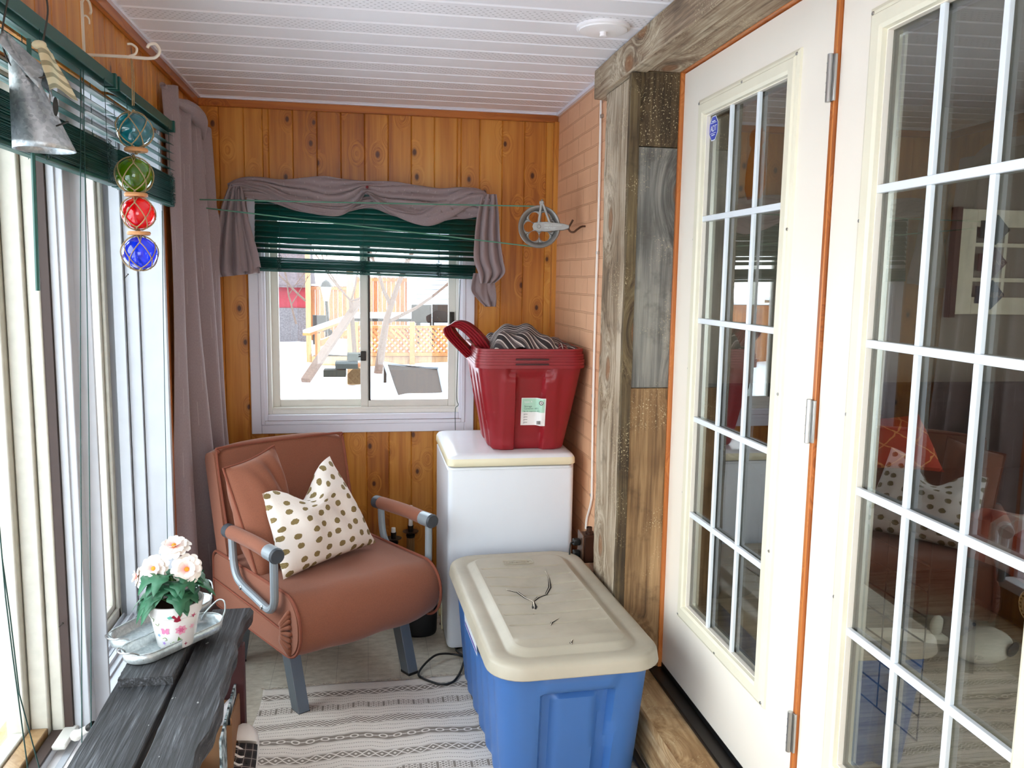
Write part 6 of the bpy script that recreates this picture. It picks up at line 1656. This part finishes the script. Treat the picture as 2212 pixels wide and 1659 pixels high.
stroke('painted_scroll', [(-.008, .012), (-.002, .010), (0, .002), (-.004, -.004)], '8ca070', -1.0, .088); stroke('painted_scroll', [(0, 0), (.008, -.003), (.012, .004)], '8ca070', -.95, .078)
paint('painted_leaf', [(0, .006), (.004, -.002), (.010, -.006), (.002, -.006), (-.003, -.010), (-.002, -.003)], '5c8044', .10, .036)
paint('painted_flower', petal_ring(5, .002, .006), '7cc8b0', .18, .012); paint('painted_flower', petal_ring(4, .002, .007), '94304c', .48, .014)
# leaves
def leafm(bm, base, d, L_, w_, up, droop):
    d = Vector(d).normalized(); s_ = d.cross(Vector((0, 0, 1))); s_ = s_.normalized() if s_.length > 1e-3 else Vector((1, 0, 0)); upv = s_.cross(d)
    prof = [(0, .04), (.12, .35), (.2, .62), (.27, .42), (.36, .72), (.46, 1.0), (.52, .62), (.62, .78), (.7, .80), (.76, .42), (.88, .30), (1, .0)]
    uvl = bm.loops.layers.uv.verify(); L0 = []; R0 = []; Mi = []
    for t, q in prof:
        c_ = base+d*(L_*t)+Vector((0, 0, up*sin(t*pi*.6)*L_-droop*t*t*L_)); Mi.append(bm.verts.new(c_-upv*.0))
        L0.append(bm.verts.new(c_+s_*w_*q+upv*.22*w_*q)); R0.append(bm.verts.new(c_-s_*w_*q+upv*.22*w_*q))
    for i in range(len(prof)-1):
        for A in (L0, R0):
            try: bm.faces.new((Mi[i], Mi[i+1], A[i+1], A[i]))
            except ValueError: pass
b = BM(); rl = random.Random(12); stm = BM()
for i in range(38):
    a = rl.uniform(0, 2*pi); h = rl.uniform(.0, .075); r_ = rl.uniform(.012, .03)
    base = Vector((r_*cos(a), r_*sin(a), PH+.004+h)); el = rl.uniform(-.25, .45)-(.1 if h < .02 else 0)
    leafm(b, base, (cos(a), sin(a), el), rl.uniform(.07, .10), rl.uniform(.030, .040), .25, rl.uniform(.3, .95))
    tube(stm, spline([(0, 0, PH-.015), (base.x*.5, base.y*.5, (PH+base.z)/2), base], 4), .0013, 5)
fin('leaves', b, M['leaf'], pp, ang=30, solid=.0006)
hd_ = []
def onp(px, py, dy=0): return P(px, py, 1, pc.y+.052+dy)-pp.location
heads = [(onp(377, 1182, -.0), Vector((-.12, -.42, 1)), .043), (onp(334, 1228, -.03), Vector((-.25, -1, .35)), .040), (onp(404, 1230, -.03), Vector((.15, -1, .42)), .043), (onp(301, 1246, .03), Vector((-1, -.3, .2)), .030)]
for hpos, nrm, R_ in heads:
    tube(stm, spline([(0, 0, PH-.015), hpos*.5+Vector((0, 0, .04)), hpos-nrm.normalized()*.01], 5), .0016, 5)
fin('stems', stm, simple('green stem', '5c7c3c', .6), pp)
for hpos, nrm, R_ in heads:
    z = nrm.normalized(); x = z.cross(Vector((0, 0, 1))); x = x.normalized() if x.length > .1 else Vector((1, 0, 0)); y = z.cross(x)
    b = BM(); uvl = b.loops.layers.uv.verify()
    for ring_, (n_, L_, lift, wd) in enumerate(((12, 1.0, -.12, .27), (11, .84, .14, .25), (8, .55, .45, .20))):
        for k in range(n_):
            a = 2*pi*(k+.5*ring_)/n_+rl.uniform(-.08, .08); dr = x*cos(a)+y*sin(a); sd = z.cross(dr); L2 = R_*L_*rl.uniform(.9, 1.08)
            rows = []
            for t, q in ((.08, .18), (.35, .6), (.62, .95), (.82, 1), (.95, .7), (1.0, .25)):
                c_ = hpos+dr*(L2*t)+z*(R_*lift*t*t+.0015*ring_+ R_*.12*sin(t*pi)); w = R_*wd*q
                rows.append([(b.verts.new(c_+sd*w*e+z*(.14*w*(abs(e) > .5)+ (.002*rl.uniform(-1, 1) if t > .8 else 0))), e, t) for e in (-1, 0, 1)])
            for r0_, r1_ in zip(rows, rows[1:]):
                for m_ in (0, 1):
                    q4_ = (r0_[m_], r0_[m_+1], r1_[m_+1], r1_[m_]); f = b.faces.new([e[0] for e in q4_])
                    for l, e in zip(f.loops, q4_): l[uvl].uv = (e[1]*.5+.5, e[2]*(L_))
    bl5 = fin('blossom', b, M['petal'], pp, ang=80)
    b = BM(); ico(b, hpos+z*R_*.14, R_*.17, 2); fin('flower_centre', b, M['flower_eye'], bl5)

# things under and beside the bench
T0 = P(523, 1437, 0, -.392); BRt = P(511, 1600, 0, -.402); BLt = P(478, 1600, 0, -.402); ML = P(503, 1500, 0, -.397)
t_ = thing('brushed_panel', 'narrow pale blue and white brushed board leaning under the bench edge', 'board', (-.40, 2.25, .0))
pl5 = [p-t_.location for p in (T0, ML, BLt, BRt)]; pl5 = [pl5[0]+Vector((0, -.006, 0)), pl5[0]+Vector((0, .006, 0)), pl5[3], Vector((pl5[3].x, pl5[3].y, .002)), Vector((pl5[2].x, pl5[2].y, .002)), pl5[2], pl5[1]]
b = BM(); loft(b, [[p+Vector((-.006, 0, 0)) for p in pl5], pl5]); fin('panel', b, M['brushed_panel'], t_, smooth=False)
t_ = thing('cardboard_box', 'open brown cardboard box with white paper lining under the bench end', 'box', (-.425, 2.428, 0))
cb_ = simple('brown cardboard', '8a6242', .8)
fin('box_side', bx(-.10, .04, -.09, -.085, 0, .27), cb_, t_, smooth=False); fin('box_side', bx(-.10, .04, .06, .065, 0, .27), cb_, t_, smooth=False)
fin('box_side', bx(.035, .04, -.085, .06, 0, .29), cb_, t_, smooth=False); fin('box_side', bx(-.10, -.095, -.085, .06, 0, .27), cb_, t_, smooth=False); fin('box_bottom', bx(-.095, .035, -.085, .06, 0, .006), cb_, t_, smooth=False)
b = BM(); sheet(b, lambda u, v: (-.09+.12*u, -.075+.12*v, .24+.03*sin(5*u+3*v)+.02*u), 10, 10); fin('paper_lining', b, M['white'], t_, solid=.002)
# plaid sneakers
sn = thing('sneaker', 'black and white plaid canvas sneaker with a white toe cap, toe up beside the bench', 'shoe', (-.40, 2.33, .0), 0, 'plaid sneakers by the bench')
def shoe_sec(t, s_=1.0):
    L_ = .26; y = -L_/2+L_*t
    w = .5*(.060+.034*sin(pi*min(1, t*.8+.1))**.8)*(1 if t < .80 else sqrt(max(.03, 1-((t-.80)/.205)**2)))*(1 if t > .1 else .75+.25*sqrt(t/.1))
    return y, w
def shoe(parent):
    b = BM(); R = []
    for i in range(23):
        y, w = shoe_sec(i/22); w *= 1.04
        R.append([(w*cos(a), y, z) for z, a in ((0, pi), (0, 0))]+[(w, y, .024), (-w, y, .024)])
    R = [[r[0], r[1], r[2], r[3]] for r in R]; loft(b, R); sole = fin('sole', b, simple('white rubber', 'dedad4', .5) if 'white rubber' not in bpy.data.materials else bpy.data.materials['white rubber'], parent, bevel=.003)
    b = BM(); R = []
    for i in range(18):
        t = i/22; y, w = shoe_sec(t); h = .10-.045*sst(t, .25, .75)
        R.append([(w*cos(a)*(1-.25*max(0, sin(a))), y, .022+(h-.022)*max(0, sin(a))**.75) for a in [pi*k/12 for k in range(13)]])
    uvl = b.loops.layers.uv.verify(); V = [[b.verts.new(p) for p in r] for r in R]
    for i in range(len(V)-1):
        for k in range(12):
            if i < 8 and 4 <= k <= 7: continue
            f = b.faces.new((V[i][k], V[i][k+1], V[i+1][k+1], V[i+1][k]))
            for l, (p, q) in zip(f.loops, ((i, k), (i, k+1), (i+1, k+1), (i+1, k))): l[uvl].uv = (q/12*.6, p/18)
    fin('upper', b, M['plaid_dark'], parent, ang=60, solid=.003)
    b = BM(); R = []
    for i in range(10):
        t = .80+.198*i/9; y, w = shoe_sec(t); h = .054-.026*((t-.80)/.2)**2
        R.append([(w*1.03*cos(a), y, .02+(h-.02)*max(0, sin(a))**.7+.001) for a in [pi*k/12 for k in range(13)]])
    loft(b, R, capb=False); fin('toe_cap', b, bpy.data.materials['white rubber'], parent, ang=60)
    b = BM()
    for k in range(5):
        y = -.03+.022*k; z = .088-.009*k
        tube(b, spline([(-.024, y, z-.012), (-.01, y+.004, z+.002), (.01, y-.004, z+.002), (.024, y, z-.012)], 4), .0032, 6)
    tube(b, spline([(0, -.03, .09), (.03, -.05, .10), (.045, -.02, .07), (.0, -.03, .095), (-.03, -.06, .10), (-.05, -.03, .06)], 5), .0028, 6)
    fin('laces', b, bpy.data.materials['white rubber'], parent)
    for k in range(4):
        for s_ in (-1, 1):
            b = BM(); lathe(b, [(.0022, 0), (.004, .001), (.004, 0)], (s_*.026, -.03+.022*k, .077-.009*k), 10); fin('eyelet', b, M['steel'], parent)
shoe(sn)
sp0 = P(516, 1612, 2, .20)
tip = P(523, 1562, 0, -.375); sn.location = (tip.x, tip.y-.056, tip.z-.121); sn.rotation_euler = (radians(52), 0, radians(-8))
s2 = copy_tree(sn); s2.location = (tip.x+.01, tip.y-.20, .004); s2.rotation_euler = (0, 0, radians(-165)); s2['label'] = 'second plaid sneaker lying loose laced at the bottom edge beside the bench'

# black bag, candlesticks and cord behind the chair
t_ = thing('black_bag', 'black drawstring cloth bag standing between armchair and freezer', 'bag', (.225, 3.52, 0))
b = BM(); lathe(b, [(.0, 0), (.07, .0), (.076, .01), (.074, .10), (.070, .19), (.066, .215), (.05, .225), (.0, .222)], (0, 0, 0), 32)
for v in b.verts: v.co += Vector((.004*sin(v.co.z*60+v.co.x*40), .004*cos(v.co.z*45), 0))
fin('body', b, M['black_cloth'], t_, ang=60); b = BM(); tube(b, [(.066*cos(a), .066*sin(a), .205+.004*sin(3*a)) for a in [2*pi*k/24 for k in range(24)]], .006, 8, closed=True); fin('drawstring_hem', b, M['black_cloth'], t_)
b = BM(); tube(b, spline([(.05, -.04, .21), (.02, -.05, .235), (-.02, -.03, .24), (-.03, 0, .23)], 5), .0035, 6); fin('drawstring', b, M['black_cloth'], t_)
def candle(px, pyt, pyc, pyb, Y, label, nm):
    c_ = P(px, pyc, 1, Y); zt_ = P(px, pyt, 1, Y).z; t = thing('candlestick', label, 'candlestick', (c_.x, Y, 0), 0)
    zc_ = c_.z; b = BM(); lathe(b, [(.05, 0), (.05, .012), (.03, .03), (.016, .05)], (0, 0, 0), 20); fin('base', b, M['dark_metal'], t)
    b = BM()
    for k in range(12): a = 2*pi*k/12; tube(b, [(.017*cos(a), .017*sin(a), .04), (.015*cos(a), .015*sin(a), zc_-.03)], .0042, 6)
    fin('fluted_stem', b, simple('gilt brown stem', '8a6a44', .5) if 'gilt brown stem' not in bpy.data.materials else bpy.data.materials['gilt brown stem'], t)
    fin('drip_cup', lathe(BM(), [(.012, -.035), (.02, -.03), (.022, -.018), (.016, -.012), (.036, -.003), (.038, .0), (.012, -.001)], (0, 0, zc_), 24), M['dark_metal'], t)
    fin('candle_socket', lathe(BM(), [(.012, 0), (.0135, .028), (.011, .028)], (0, 0, zc_), 20), M['dark_metal'], t)
    fin('candle', lathe(BM(), [(.0105, .026), (.0095, zt_-zc_), (0, zt_-zc_+.002)], (0, 0, zc_), 20), simple('white wax', 'dcd6cc', .5) if 'white wax' not in bpy.data.materials else bpy.data.materials['white wax'], t)
candle(887, 1092, 1147, 1230, 3.90, 'taller candlestick with a white candle behind the armchair, nearer the freezer', 't')
candle(850, 1140, 1162, 1235, 3.78, 'shorter candlestick with a candle stub seen behind the right armrest', 's')
pts = [P(1010, 1420, 2, .012), P(985, 1414, 2, .012), P(960, 1412, 2, .022), P(940, 1416, 2, .030), P(920, 1432, 2, .020), P(905, 1452, 2, .012), P(908, 1462, 2, .012), P(930, 1472, 2, .014), P(955, 1478, 2, .016), P(978, 1473, 2, .016), P(992, 1456, 2, .016), P(1000, 1436, 2, .014), P(1002, 1420, 2, .012), P(985, 1402, 2, .010), P(1010, 1395, 2, .010)]
tag(fin('looped_cable', tube(BM(), spline(pts, 8), .0045, 8), M['black']), 'black electric cable looped on the floor in front of the freezer', 'cord')
